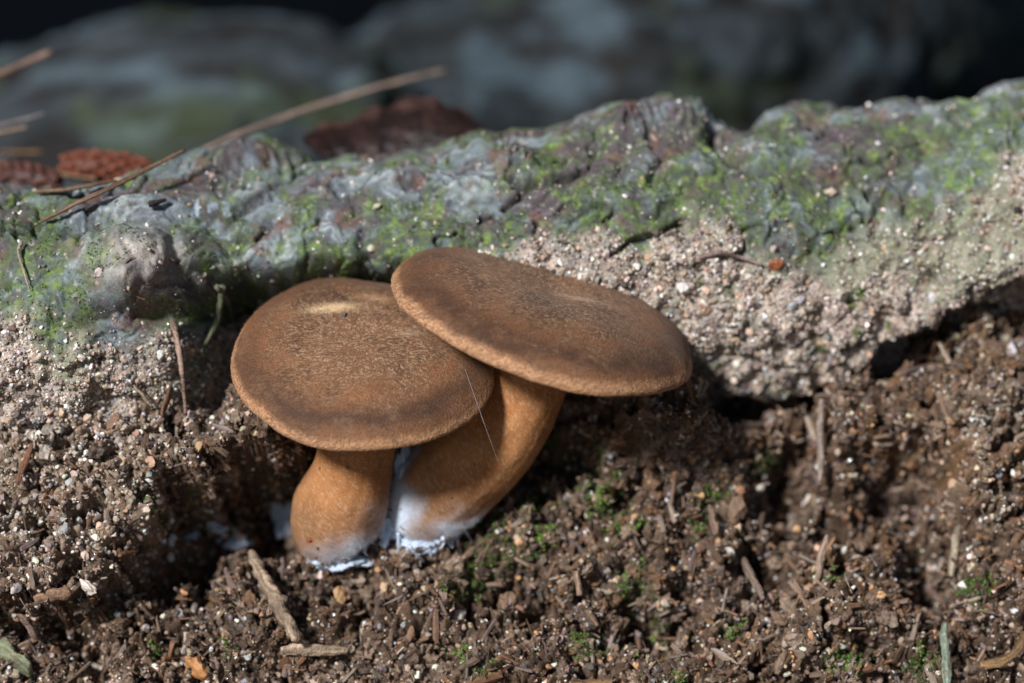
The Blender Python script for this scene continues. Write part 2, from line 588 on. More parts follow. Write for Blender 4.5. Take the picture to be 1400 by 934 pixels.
h = 0
for _ in range(3):
    h = feats(gpx, gpy - 27 * h)
h = h + pits(gpx, gpy - 27 * h)
w1, e1, id1 = worley(TX / 0.62 + 0.5 * wob2, TT / 0.62 + 0.5 * wob, 1)
w2, e2, id2 = worley(TX / 0.25 + 0.3 * wob2, TT / 0.25, 2)
soilrough = 0.30 * wob + 0.20 * wob2 + 0.55 * (0.55 - w1) * (0.3 + id1) + 0.20 * (0.5 - w2) * (0.3 + id2)
soilrough += 0.15 * fbm(q3 * 5.0, 3, seed=21)
pit = worley(TX / 1.15 + 0.6 * wob, TT / 1.15 + 0.6 * wob2, 9)[0]
soilrough -= 1.0 * sstep(0.36, 0.12, pit + 0.10 * wob2) * sstep(-0.25, 0.35, fbm(q3 * 0.5, 2, seed=33) + 0.1)
soilrough -= 0.22 * sstep(0.14, 0.0, e2) * sstep(-0.2, 0.4, wob2 + 0.2)
crumb = sstep(0.0, 0.45, fbm(q3 * 1.1, 2, seed=31))
soilrough -= 0.8 * crumb * sstep(0.0, 0.25, 0.25 - e1)
H = (h + soilrough) * zone
far = 1 - zone
H = H + far * 3.0 * fbm(base * 0.02, 3, seed=2) * sstep(14, 60, np.abs(TX) + np.abs(TT))
GV = base + nrm * H[..., None]
GN = grid_normals(GV)
GN *= np.sign((GN * nrm).sum(-1))[..., None]
gpx, gpy, gd = proj(GV)

# soil colour: humus, loam and paler sandy crust, by place
sandy = np.clip(1.25 * sstep(380, 80, gpx) * sstep(900, 660, gpy) + 0.45 * sstep(880, 934, gpy) * sstep(900, 500, gpx) + 0.5 * blob(gpx, gpy, 1360, 560, 90, 130) + 0.5 * blob(gpx, gpy, 950, 500, 150, 40), 0, 1)
nz = fbm(q3 * 1.7, 4, seed=41)
sandy = np.clip(sandy + 0.45 * nz, 0, 1)
gcol = mix3((0.050, 0.031, 0.020), (0.118, 0.074, 0.048), sstep(-0.4, 0.5, fbm(q3 * 3.1, 4, seed=43)))
gcol = mix3(gcol, (0.27, 0.20, 0.145), sandy * 0.85)
ochre = sstep(0.15, 0.6, fbm(q3 * 0.8, 3, seed=47)) * sstep(900, 1200, gpx)
gcol = mix3(gcol, (0.16, 0.085, 0.035), ochre * 0.6)
gcol = mix3(gcol, (0.012, 0.010, 0.008), sstep(9, 14, TT) * 0.95)       # unlit dark behind the log, put into the soil colour
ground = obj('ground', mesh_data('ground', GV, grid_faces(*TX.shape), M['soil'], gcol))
tag(ground, 'brown crumbly soil bank with sand grains, hollows and bits of wood', kind='structure')

# ================================================================== the mossy log
LOGTOP = [(-400, 275), (-100, 262), (0, 252), (60, 262), (120, 268), (200, 240), (270, 214), (335, 207), (390, 222), (470, 228), (560, 220), (620, 200), (680, 184), (760, 182), (800, 168), (840, 152), (880, 150), (915, 141), (955, 160), (985, 180), (1020, 192), (1045, 172), (1075, 153), (1120, 153), (1180, 152), (1250, 150), (1310, 146), (1350, 130), (1400, 116), (1500, 100), (1800, 80)]
LSM = [(-400, 268), (-100, 258), (0, 255), (200, 245), (400, 228), (600, 208), (800, 178), (1000, 168), (1200, 156), (1400, 124), (1500, 106), (1800, 80)]
lx = axis_samples(-13.0, 13.0, 0.036, 45)
lph = np.concatenate([np.linspace(-math.pi, -1.25, 24, endpoint=False), np.linspace(-1.25, 2.2, 330), np.linspace(2.2, math.pi, 14)[1:-1]])
LX, PH = np.meshgrid(lx, lph)            # PH: 0 = facing -y, +90deg = top
DL = 59.6 + 1.5 * sstep(0, 11, LX) - 1.1 * sstep(-5, -9.5, LX)
pxt = 700 + LX * KPX / DL
def topz(pts, px):
    py = scurve(pts, np.clip(px, -399, 1799))
    v = (467 - py) / KPX * DL
    return CAM[2] + DL * FWD[2] + v * UP[2], CAM[1] + DL * FWD[1] + v * UP[1]
zt, yt = topz(LOGTOP, pxt)
zs, ys = topz(LSM, pxt)
R0 = curve([(-14, 3.2), (-6, 3.1), (0, 2.75), (6, 3.1), (14, 3.4)], LX)
endt = sstep(30, 44, np.abs(LX))
R0 = R0 * (1 - 0.35 * endt)
ay, az = ys - 0.34 * R0, zs - 0.94 * R0
dirv = np.stack([0 * LX, -np.cos(PH), np.sin(PH)], -1)
crest = np.exp(-((PH - math.radians(104)) / 0.42) ** 2)
R = R0 + (zt - zs) * crest
axp = np.stack([LX, ay, az], -1)
pre = axp + dirv * R[..., None]
lpx, lpy, ld = proj(pre)
front = sstep(-1.2, -0.7, PH) * (1 - sstep(1.95, 2.2, PH))
q = np.stack([LX, PH * 2.9, 0 * LX], -1)
warp = fbm(q * 0.8, 3, seed=60)
grainn = fbm(np.stack([LX * 0.75 + 0.4 * warp, PH * 2.9 * 3.2 + 2.2 * warp, 0 * LX], -1), 4, seed=61)   # grain running along the log
lump = fbm(q * 0.9, 2, seed=62)
pw, pe, pid = worley(LX / 1.55 + 0.45 * warp, PH * 2.9 / 0.80 + 0.75 * warp + 0.4 * lump, 11)
pw2, pe2, pid2 = worley(LX / 0.62 + 0.4 * warp, PH * 2.9 / 0.36 + 0.6 * warp, 12)
ridge = 1 - np.abs(fbm(np.stack([LX * 0.9, PH * 2.9 * 2.0 + 1.8 * warp, 0 * LX + 4], -1), 3, seed=63)) * 2.2
crack = sstep(0.80, 1.0, ridge)
wx = lpx + 18 * warp
wy = lpy + 14 * lump
fineg = fbm(np.stack([LX * 1.3 + 0.5 * warp, PH * 2.9 * 9.0 + 5.0 * warp, 0 * LX], -1), 3, seed=67)
disp = 0.14 * lump + 0.035 * grainn + 0.016 * fineg + 0.36 * (0.45 - pw ** 2) * (0.5 + pid) + 0.05 * (0.4 - pw2 ** 2) * (0.4 + pid2)
ysand = scurve([(-300, 420), (0, 425), (120, 455), (200, 470), (260, 470), (330, 520), (520, 480), (640, 372), (720, 345), (800, 318), (880, 335), (950, 305), (1030, 335), (1100, 350), (1180, 320), (1260, 300), (1330, 265), (1400, 215), (1600, 190)], np.clip(lpx, -299, 1599))
sandm = sstep(-22, 34, lpy - ysand + 36 * fbm(q * 1.3, 4, seed=64))
cw1, ce1, cid1 = worley(LX / 0.45, PH * 2.9 / 0.45, 7)
disp += sandm * (0.16 * (0.5 - cw1) * (0.4 + cid1) + 0.08 * fbm(q * 5, 3, seed=65) + 0.12 + 0.10 * fbm(q * 1.6, 2, seed=66))
dkd = np.exp(-(fbm(q * 0.9, 3, seed=81) / 0.06) ** 2) * sstep(-0.1, 0.4, fbm(q * 1.1, 2, seed=82))
disp -= 0.26 * dkd * (1 - sandm)
disp -= 0.07 * crack * (1 - sandm) + 0.12 * grainn * sandm
# knot stub on the left, with the deep recess to its right
disp += 1.15 * blob(lpx, lpy, 195, 352, 60, 36, 15) + 1.0 * blob(lpx, lpy, 188, 392, 36, 30)
disp -= 0.55 * blob(lpx, lpy, 205, 432, 30, 14)
disp -= 1.9 * blob(wx, lpy, 300, 480, 46, 78, 6)
disp -= 1.9 * np.exp(-(np.maximum(np.abs(lpx - 445) - 110, 0) / 40) ** 2) * sstep(352, 402, lpy + 8 * lump)
disp -= 0.5 * blob(wx, wy, 505, 350, 12, 34)
disp -= 0.4 * np.exp(-(segdist(wx, wy, [(235, 345), (262, 395), (268, 430)]) / 9) ** 2)
cl = curve(CREV, lpx + 30 * warp) + 34 * fbm(q * 1.1, 3, seed=83)
disp -= 1.2 * sstep(-2, 26, lpy + 16 * lump - cl + 4) * sstep(1080, 1150, lpx)
disp += 0.25 * np.exp(-((lpy + 16 * lump - cl + 22) / 16) ** 2) * sstep(1060, 1140, lpx)
# ring scars where branches fell
scar = 0 * LX
for (cx, cy, rx, ry, ro, amp) in [(1040, 272, 42, 34, 20, 0.05), (600, 262, 62, 26, 8, 0.09), (912, 168, 40, 30, 20, 0.08), (705, 225, 34, 26, 30, 0.09), (870, 250, 34, 30, 0, 0.06), (1128, 235, 32, 26, 0, 0.07), (455, 255, 60, 22, -6, 0.06), (345, 236, 70, 24, 4, 0.08), (195, 352, 56, 40, 12, 0.05), (190, 292, 95, 20, -4, 0.05)]:
    aa = math.radians(ro)
    du = ((lpx - cx) * math.cos(aa) + (lpy - cy) * math.sin(aa)) / rx
    dv_ = (-(lpx - cx) * math.sin(aa) + (lpy - cy) * math.cos(aa)) / ry
    rho = np.hypot(du, dv_) + 0.22 * warp + 0.16 * lump
    wgt = np.exp(-(rho / 1.05) ** 4)
    scar = scar * (1 - wgt) + wgt * np.cos(rho * 17)
    disp = disp * (1 - 0.4 * wgt) + 0.45 * amp * wgt * np.cos(rho * 17) + amp * 1.5 * wgt * (1 - rho)
# lumps, scars and cracks seen along the log
disp += 0.35 * blob(lpx, lpy, 345, 222, 70, 16) + 0.30 * blob(lpx, lpy, 210, 290, 90, 16, -4)
disp += 0.30 * blob(lpx, lpy, 700, 230, 60, 26, 20) + 0.28 * blob(lpx, lpy, 560, 250, 80, 18)
disp += 0.35 * blob(lpx, lpy, 1040, 272, 36, 34) - 0.22 * blob(lpx, lpy, 1040, 275, 14, 14)
disp += 0.30 * blob(lpx, lpy, 945, 175, 40, 26, 35) + 0.28 * blob(lpx, lpy, 860, 175, 46, 24)
disp -= 0.55 * np.exp(-(segdist(wx, wy, [(975, 185), (1000, 215), (1030, 235)]) / 10) ** 2)
disp -= 0.40 * np.exp(-(segdist(lpx + 6 * warp, lpy + 6 * lump, [(835, 350), (862, 328), (905, 318), (932, 296)]) / 5) ** 2)
disp -= 0.30 * np.exp(-(segdist(wx, wy, [(1190, 262), (1200, 330)]) / 7) ** 2)
disp -= 0.35 * np.exp(-(segdist(wx, wy, [(700, 280), (760, 262), (790, 235)]) / 6) ** 2)
disp -= 0.30 * np.exp(-(segdist(wx, wy, [(880, 195), (905, 225), (890, 255)]) / 6) ** 2)
disp -= 0.30 * np.exp(-(segdist(wx, wy, [(60, 320), (150, 316), (230, 330)]) / 5) ** 2)
R = R + disp * front + (1 - front) * 0.3 * lump
LV = axp + dirv * R[..., None]
LN = grid_normals(LV)
LN *= np.sign((LN * dirv).sum(-1))[..., None]
lpx, lpy, ld = proj(LV)
tone = fbm(np.stack([LX * 0.5, PH * 2.9 * 1.4 + 1.2 * warp, 0 * LX], -1), 4, seed=70)
tone = tone + 0.55 * (pid - 0.5) + 0.3 * (pid2 - 0.5)
lcol = mix3((0.085, 0.064, 0.074), (0.150, 0.178, 0.205), sstep(-0.35, 0.35, tone))
lcol = mix3(lcol, (0.28, 0.31, 0.325), sstep(0.25, 0.8, tone + 0.5 * grainn + 0.3 * fineg) * 0.85)
lcol = lcol * (1 + 0.35 * fineg + 0.18 * scar)[..., None]
lcol = mix3(lcol, (0.125, 0.062, 0.048), sstep(0.15, 0.5, fbm(q * 1.4, 3, seed=71)) * 0.75)
lcol = mix3(lcol, (0.025, 0.024, 0.024), np.maximum(crack * 0.55, 0.7 * sstep(0.07, 0.0, pe) * sstep(-0.3, 0.3, lump)))
kn0 = blob(lpx, lpy, 193, 362, 48, 42) + 0.8 * blob(lpx, lpy, 350, 222, 70, 18) + 0.8 * blob(lpx, lpy, 200, 290, 90, 16)
mossn = fbm(q * 1.0, 4, seed=72) + 0.35 * fbm(q * 5, 3, seed=73)
band = sstep(-190, -20, lpy - ysand) * (1 - sstep(-5, 60, lpy - ysand))
mossm = sstep(-0.05, 0.40, mossn + 0.42 * band - 0.10 + 0.35 * sstep(0.30, 0.0, pe) + 0.4 * blob(lpx, lpy, 90, 380, 130, 50) + 0.45 * blob(lpx, lpy, 430, 320, 150, 40) + 0.35 * blob(lpx, lpy, 950, 260, 160, 40) - 0.5 * blob(lpx, lpy, 350, 215, 80, 22) - 0.5 * blob(lpx, lpy, 200, 290, 90, 18) - 1.0 * blob(lpx, lpy, 195, 372, 55, 46))
moss_tone = sstep(-0.2, 0.6, fbm(q * 2.6, 3, seed=74))  # random mix between dull and bright green moss
mfine = sstep(-0.45, 0.45, fbm(q * 5, 4, 0.6, seed=78))
film = sstep(-0.75, 0.55, mossn + 0.5 * band) * (1 - np.clip(kn0, 0, 1) * 0.8)
lcol = mix3(lcol, mix3((0.055, 0.085, 0.066), (0.140, 0.185, 0.095), mfine), film * 0.5)
mcol = mix3((0.070, 0.100, 0.045), (0.150, 0.225, 0.050), moss_tone)
lcol = mix3(lcol, mcol, mossm * 0.85 * mfine)
dk = np.exp(-(fbm(q * 0.9, 3, seed=81) / 0.07) ** 2) * sstep(-0.1, 0.4, fbm(q * 1.1, 2, seed=82))
lcol = mix3(lcol, (0.022, 0.020, 0.022), dk * 0.75)
lcol = mix3(lcol, (0.40, 0.38, 0.34), sstep(0.52, 0.75, fbm(q * 10, 2, seed=79)) * 0.6)
scol = mix3((0.26, 0.215, 0.185), (0.42, 0.355, 0.310), sstep(-0.4, 0.4, fbm(q * 2.2, 4, seed=75)))
stain = blob(lpx, lpy, 1105, 320, 42, 46, 10)
scol = mix3(scol, (0.09, 0.088, 0.092), np.clip(stain * 1.1, 0, 0.9))
smoss = sstep(0.0, 0.5, fbm(q * 0.8, 3, seed=76) + 0.8 * blob(lpx, lpy, 1230, 340, 130, 70) + 0.5 * blob(lpx, lpy, 80, 480, 90, 60)) * 0.6
scol = mix3(scol, (0.13, 0.165, 0.09), smoss)
lcol = mix3(lcol, scol, sandm)
lcol = mix3(lcol, (0.30, 0.36, 0.42), np.clip(blob(lpx + 20 * lump, lpy, 290, 290, 34, 18) * 1.2, 0, 1) * sstep(-0.1, 0.3, fbm(q * 6, 2, seed=77)))
kn = blob(lpx, lpy, 193, 362, 48, 42)
lcol = mix3(lcol, mix3((0.20, 0.17, 0.155), (0.33, 0.30, 0.28), sstep(-0.2, 0.4, grainn)), np.clip(kn * 1.3, 0, 1) * 0.85)
lcol = mix3(lcol, (0.43, 0.385, 0.345), np.clip(blob(lpx, lpy, 200, 338, 40, 14, 8) * 1.3, 0, 1) * (0.45 + 0.55 * mfine))
logroot = empty('mossy_log', (0, axp[0, len(lx) // 2, 1], -4), 'weathered grey log with green moss and sand lying behind the mushrooms', 'log')
lo = np.array([0, axp[0, len(lx) // 2, 1], -4])
trunk = obj('trunk', mesh_data('trunk', LV - lo, grid_faces(*LX.shape)[:, ::-1], M['log'], lcol), logroot)

# ================================================================== mushrooms
def cap_mesh(Rc, seed, tilt_front, roll, thick, marks, edge):
    nr, na = 170, 460
    # profile from the centre over the rounded margin to the underside
    prof = np.array([(0.0, -0.03), (0.10, -0.022), (0.25, 0.0), (0.45, 0.004), (0.62, -0.022), (0.78, -0.075), (0.88, -0.13), (0.95, -0.195), (0.985, -0.250), (1.0, -0.295), (0.994, -0.325), (0.97, -0.345), (0.90, -0.350), (0.70, -0.355), (0.45, -0.37), (0.25, -0.40), (0.12, -0.44)])
    seg = np.concatenate([[0], np.cumsum(np.hypot(*np.diff(prof, axis=0).T))])
    uu = np.linspace(0, seg[-1] * 0.999, nr)
    # denser where it is seen
    rr = scurve(np.stack([seg, prof[:, 0]], 1), uu)
    zz = scurve(np.stack([seg, prof[:, 1]], 1), uu) * thick
    a = np.linspace(0, 2 * math.pi, na, endpoint=False)
    RR, AA = np.meshgrid(rr, a, indexing='ij')
    Zb = np.repeat(zz[:, None], na, 1)
    ring = np.stack([np.cos(AA), np.sin(AA), 0 * AA], -1)
    wavy = 1 + 0.022 * perlin(ring * 1.2, seed) + 0.010 * perlin(ring * 3.0, seed + 1) + 0.004 * perlin(ring * 12, seed + 4)
    for ang, amt, wid in edge:
        da = np.angle(np.exp(1j * (AA - ang)))
        wavy = wavy + amt * np.exp(-(da / wid) ** 2)
    rad = RR * (1 + (wavy - 1) * sstep(0.3, 1.0, RR))
    X, Y = rad * np.cos(AA), rad * np.sin(AA)
    top = sstep(seg[9], seg[7], np.repeat(uu[:, None], na, 1))
    flat3 = np.stack([X, Y, 0 * X], -1)
    Zb = Zb + 0.028 * perlin(flat3 * 1.6, seed + 2) * sstep(0.1, 0.5, RR) + 0.010 * perlin(flat3 * 4.5, seed + 3) + 0.05 * perlin(ring * 1.0, seed + 6) * sstep(0.5, 1, RR)
    V = np.stack([X, Y, Zb], -1) * Rc
    # fine net of wrinkles on the disc, felt on the margin
    fib = fbm(np.stack([V[..., 0] * 5.5, V[..., 1] * 12, V[..., 2] * 10], -1), 2, seed=seed + 8)
    felt = fbm(V * 26, 2, seed=seed + 9)
    V[..., 2] += top * (0.012 * np.abs(fib) + 0.006 * felt)
    V[..., :2] *= (1 + 0.0035 * felt * sstep(0.85, 1, RR))[..., None]
    # colour
    big = fbm(V * 0.75, 4, seed=seed + 10)
    mid = fbm(V * 2.4, 3, seed=seed + 11)
    c = mix3((0.088, 0.039, 0.018), (0.178, 0.086, 0.042), sstep(-0.75, 0.55, big + 0.45 * mid))
    wr = sstep(0.62, 1.0, 1 - np.abs(fib) * 2.0) * sstep(1.0, 0.35, RR + 0.15 * mid)
    c = mix3(c, (0.42, 0.285, 0.175), wr * 0.62 * top)
    russet = sstep(0.45, 0.85, RR + 0.25 * big) * sstep(-0.2, 0.5, mid + 0.2)
    c = mix3(c, (0.185, 0.073, 0.026), russet * 0.6)
    frontness = 0.45 + 0.55 * sstep(0.3, -0.8, np.sin(AA))
    ringd = np.exp(-(((RR - 0.86 + 0.07 * big) / 0.10)) ** 2) * top * frontness * sstep(-0.55, 0.25, mid + 0.4 * big + 0.15)
    c = mix3(c, (0.040, 0.020, 0.012), ringd * 0.8)
    rim = sstep(seg[7], seg[8] + 0.01, np.repeat(uu[:, None], na, 1) + 0.02 * mid) * sstep(seg[13], seg[11], np.repeat(uu[:, None], na, 1))
    c = mix3(c, (0.40, 0.220, 0.115), np.clip(rim * (0.70 + 0.45 * felt), 0, 1))
    c = c * (1 + 0.38 * felt + 0.15 * fib)[..., None]
    for (mx, my, rx, ry, rot, colr, amt) in marks:
        k = blob(V[..., 0] / Rc, V[..., 1] / Rc, mx, my, rx, ry, rot) * top
        c = mix3(c, colr, np.clip(k * amt * (1 + 0.6 * fib), 0, 1))
    under = sstep(seg[11], seg[12], np.repeat(uu[:, None], na, 1))
    c = mix3(c, (0.45, 0.33, 0.20), under)
    return V, c, top, RR

def rot_cap(tf, roll):
    return np.array((Matrix.Rotation(math.radians(roll), 3, 'Y') @ Matrix.Rotation(math.radians(tf), 3, 'X')))

hair_v = np.array([(-.06, 0, 0), (.06, 0, 0), (0, .06, 0.1), (0.05, 0.02, 1.0), (0, -.06, .1)])
hair_f = np.array([(0, 1, 3), (1, 2, 3), (2, 0, 3), (0, 4, 3), (4, 1, 3)])
fuzzproto = [proto(mesh_data('fuzz_hair', hair_v, hair_f, M['fuzz'], smooth=False))]

stuck = []
def mushroom(label, base, stem_pts, stem_rad, ccen, Rc, tf, roll, thick, seed, marks, edge, white):
    root = empty('mushroom', base, label, 'mushroom', 'pair of brown mushrooms')
    V, c, top, RR = cap_mesh(Rc, seed, tf, roll, thick, marks, edge)
    Rm = rot_cap(tf, roll)
    W = V @ Rm.T + ccen
    nr, na = W.shape[:2]
    Nn = grid_normals(W, wrap=True)
    axis = Rm @ np.array([0, 0, 1.0])
    if (Nn[40] @ axis).mean() < 0:
        Nn = -Nn
        flip = True
    else:
        flip = False
    F = grid_faces(nr, na, wrap=True, flip=flip)
    capo = obj('cap', mesh_data('cap', W.reshape(-1, 3) - base, F, M['cap'], c), root)
    # velvet hairs, denser and paler on the margin
    wgt = np.where(RR > 0.86, 2.6, 0.55) * (np.arange(nr)[:, None] < nr * 0.72) * (top * 0.9 + 0.1)
    Wc = np.concatenate([W, W[:, :1]], 1)
    pos, nn, i, j = pick_on_grid(Wc, np.concatenate([Nn, Nn[:, :1]], 1), np.concatenate([wgt, wgt[:, :1]], 1), 26000)
    cc = np.concatenate([c, c[:, :1]], 1)[i, j]
    Rr = align(nn, 0.55)
    n = len(pos)
    ln = RNG.uniform(0.018, 0.050, n) * np.where(np.concatenate([RR, RR[:, :1]], 1)[i, j] > 0.95, 1.25, 0.8)
    scl = np.stack([ln * 0.34, ln * 0.34, ln], 1)
    fz = scatter_obj('fuzz', pos - nn * 0.003, mats_to_euler(Rr), scl, cc * RNG.uniform(0.65, 1.4, (n, 1)), fuzzproto, M['fuzz'], capo, base)
    fz['kind'] = 'stuff'
    # stem
    sv, stt, sc = tube(stem_pts, stem_rad, nseg=96, sub=26, seed=seed, up=(0.2, -1, 0.1))
    ctr = np.repeat(sc, 96, 0)
    body = sv[:-2]
    rdir = body - ctr
    nzs = fbm(body * 1.1, 3, seed=seed + 20)
    pha = np.tile(np.arange(96) / 96 * 2 * math.pi, len(sc))
    fl = fbm(np.stack([np.cos(pha) * 5, np.sin(pha) * 5, np.repeat(np.linspace(0, 1.6, len(sc)), 96)], -1), 3, seed=seed + 21)   # lengthwise fibres
    fz2 = fbm(body * 22, 2, seed=seed + 22)
    sv[:-2] = ctr + rdir * (1 + 0.035 * nzs + 0.014 * fl + 0.008 * fz2)[:, None]
    spx, spy, _ = proj(sv)
    tt = np.concatenate([np.repeat(np.linspace(0, 1, len(sc)), 96), [0, 1]])
    nzs = np.concatenate([nzs, [0, 0]]); fl = np.concatenate([fl, [0, 0]]); fz2 = np.concatenate([fz2, [0, 0]])
    c2 = mix3((0.28, 0.112, 0.036), (0.37, 0.170, 0.066), sstep(-0.6, 0.6, nzs + 0.6 * fl))
    c2 = mix3(c2, (0.21, 0.125, 0.070), sstep(0.62, 0.15, tt + 0.15 * nzs) * 0.7)
    c2 = mix3(c2, (0.58, 0.42, 0.27), sstep(0.12, 0.5, fz2) * 0.28)
    c2 = mix3(c2, (0.52, 0.59, 0.70), np.clip(white(sv, spx, spy, tt, nzs), 0, 1))
    stemo = obj('stem', mesh_data('stem', sv - base, stt, M['stem'], c2), root)
    G = sv[:-2].reshape(-1, 96, 3)
    Gn = grid_normals(G, wrap=True)
    Gn *= np.sign((Gn * (G - sc[:, None])).sum(-1))[..., None]
    whit = np.clip(white(sv, spx, spy, tt, nzs), 0, 1)[:-2].reshape(-1, 96)
    pos, nn, i, j = pick_on_grid(G, Gn, 0.5 + 2.5 * whit + 1.0 * sstep(0.0, 0.4, whit), 15000)
    n = len(pos)
    ln = RNG.uniform(0.015, 0.04, n) * (1 + 1.6 * whit[i, j])
    ch = c2[:-2].reshape(-1, 96, 3)[i, j] * RNG.uniform(1.0, 1.7, (n, 1))
    fz = scatter_obj('fuzz', pos - nn * 0.004, mats_to_euler(align(nn, 0.7)), np.stack([ln * 0.3, ln * 0.3, ln], 1), np.clip(ch, 0, 0.8), fuzzproto, M['fuzz'], stemo, base)
    fz['kind'] = 'stuff'
    stuck.append((stemo, G, Gn, whit, base))
    return root, W, Rm

TAN = (0.56, 0.38, 0.22)
b1 = P(455, 752, 56.9)
m1, W1, Rm1 = mushroom('brown mushroom with broad dark-banded cap on a short stem, lower left of the pair', b1,
    [P(468, 754, 57.4), P(458, 728, 57.1), P(465, 694, 56.8), P(482, 645, 56.3), P(491, 590, 55.8), P(497, 540, 55.4)],
    [0.50, 0.88, 1.00, 0.84, 0.79, 0.84],
    P(496, 466, 55.1), 2.72, 18.5, 4, 0.80, 11,
    [(-0.26, 0.37, 0.17, 0.05, 16, TAN, 1.4), (0.05, 0.56, 0.10, 0.05, -10, (0.42, 0.26, 0.14), 0.7), (0.52, 0.30, 0.10, 0.05, -25, TAN, 0.7), (0.10, 0.30, 0.09, 0.05, 0, (0.09, 0.045, 0.03), 0.6), (0.34, 0.12, 0.10, 0.05, 0, (0.40, 0.27, 0.17), 0.5)],
    [(1.25, 0.02, 0.2), (1.62, -0.035, 0.18), (2.0, 0.03, 0.3), (-0.35, 0.015, 0.4)],
    lambda sv, x, y, t, n: sstep(690, 795, y + 0.60 * (x - 460) + 34 * n) ** 2.2)
b2 = P(590, 728, 57.4)
m2, W2, Rm2 = mushroom('brown mushroom with the higher cap tilted to the right on a curved stem', b2,
    [P(556, 716, 57.9), P(574, 694, 57.6), P(604, 664, 57.3), P(650, 624, 56.9), P(694, 575, 56.5), P(725, 520, 56.2), P(738, 470, 56.0)],
    [0.70, 0.98, 1.06, 1.04, 0.92, 0.80, 0.82],
    P(757, 397, 55.6), 3.28, 1, 16.5, 0.74, 29,
    [(0.18, 0.0, 0.16, 0.05, -5, (0.42, 0.31, 0.21), 0.5), (0.05, 0.86, 0.28, 0.07, -6, (0.40, 0.29, 0.17), 0.7), (0.35, 0.85, 0.06, 0.06, 0, (0.46, 0.32, 0.16), 0.8), (-0.6, 0.1, 0.07, 0.03, 0, (0.10, 0.05, 0.03), 0.5)],
    [(1.25, 0.02, 0.25), (1.0, -0.03, 0.14), (0.72, 0.02, 0.2)],
    lambda sv, x, y, t, n: np.maximum(sstep(598, 540, x + 0.10 * (700 - y) + 30 * n) ** 1.6, sstep(685, 768, y + 0.30 * (x - 600) + 34 * n) ** 2.0))

# white mycelium at the stem bases: lumpy felt, each pad a part of its mushroom
def felt_pad(name, cen, r, seed, parent=None, label=None, cat=None, group=None, mat='mycelium'):
    v, f = ico(4)
    d = 1 + 0.45 * fbm(v * 1.5, 3, seed=seed)[:, None] + 0.12 * fbm(v * 4, 3, 0.5, seed=seed + 1)[:, None]
    v = v * d * np.asarray(r)
    o = obj(name, mesh_data(name, v, f, M[mat]), parent, None if parent is not None else cen)
    if parent is not None:
        o.location = Vector(np.asarray(cen) * S) - parent.location
    k = RNG.integers(0, len(f), 1800)
    w = RNG.dirichlet((1, 1, 1), 1800)
    pos = (v[f[k]] * w[..., None]).sum(1)
    nn = pos / np.linalg.norm(pos, axis=1)[:, None]
    ln = RNG.uniform(0.02, 0.055, 1800)
    fz = scatter_obj('fuzz', pos - nn * 0.01, mats_to_euler(align(nn, 0.9)), np.stack([ln * 0.16, ln * 0.16, ln], 1), np.array((0.50, 0.58, 0.71)) * RNG.uniform(0.8, 1.1, (1800, 1)), fuzzproto, M['fuzz'], o)
    fz['kind'] = 'stuff'
    return tag(o, label, cat, group)
for (x, y, d, r, sd) in [(466, 757, 57.2, (0.70, 0.6, 0.22), 1), (520, 722, 57.2, (0.34, 0.4, 0.42), 2), (396, 690, 59.6, (0.40, 0.45, 0.75), 3)]:
    felt_pad('mycelium_pad', P(x, y, d), r, sd, m1)
for (x, y, d, r, sd) in [(551, 665, 57.1, (0.24, 0.35, 0.95), 4), (572, 742, 57.2, (0.42, 0.4, 0.22), 5), (603, 730, 57.4, (0.36, 0.4, 0.26), 6), (608, 758, 57.3, (0.14, 0.2, 0.12), 7)]:
    felt_pad('mycelium_pad', P(x, y, d), r, sd, m2)

# ================================================================== behind: blurred logs, added trunk for shade
def bark_log(name, pts, rad, label, cat, seed, cols, mossamt, nseg=160, sub=40, stretch=(0.25, 1.0), bump=0.07):
    V, T, c = tube(pts, rad, nseg=nseg, sub=sub, seed=seed)
    o0 = np.asarray(pts, float).mean(0)
    body = V[:-2]
    ctr = np.repeat(c, nseg, 0)
    rd = (body - ctr)
    n1 = fbm(np.stack([body[:, 0] * stretch[0], body[:, 1] * stretch[1], body[:, 2] * stretch[1]], -1) * 0.8, 4, seed=seed)
    n2 = fbm(body * 0.35, 3, seed=seed + 1)
    V[:-2] = ctr + rd * (1 + 0.07 * n1 + bump * n2)[:, None]
    n1 = np.concatenate([n1, [0, 0]]); n2 = np.concatenate([n2, [0, 0]])
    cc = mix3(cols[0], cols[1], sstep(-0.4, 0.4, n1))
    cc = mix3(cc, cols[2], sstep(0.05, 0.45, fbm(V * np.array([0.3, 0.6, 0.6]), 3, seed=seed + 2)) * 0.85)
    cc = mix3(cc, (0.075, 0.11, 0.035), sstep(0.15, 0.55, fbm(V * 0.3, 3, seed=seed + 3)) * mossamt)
    r = empty(name, o0, label, cat)
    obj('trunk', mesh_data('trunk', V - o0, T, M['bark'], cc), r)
    return r
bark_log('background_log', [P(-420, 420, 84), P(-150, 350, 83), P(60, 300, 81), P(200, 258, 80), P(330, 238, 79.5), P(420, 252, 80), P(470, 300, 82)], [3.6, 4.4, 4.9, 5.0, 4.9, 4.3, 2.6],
         'blurred grey log with rounded end in the dark upper left', 'log', 80, ((0.009, 0.008, 0.008), (0.028, 0.036, 0.042), (0.056, 0.080, 0.098)), 0.25, stretch=(0.10, 1.5))  # colours kept dark and bluish to imitate dim light at this distance
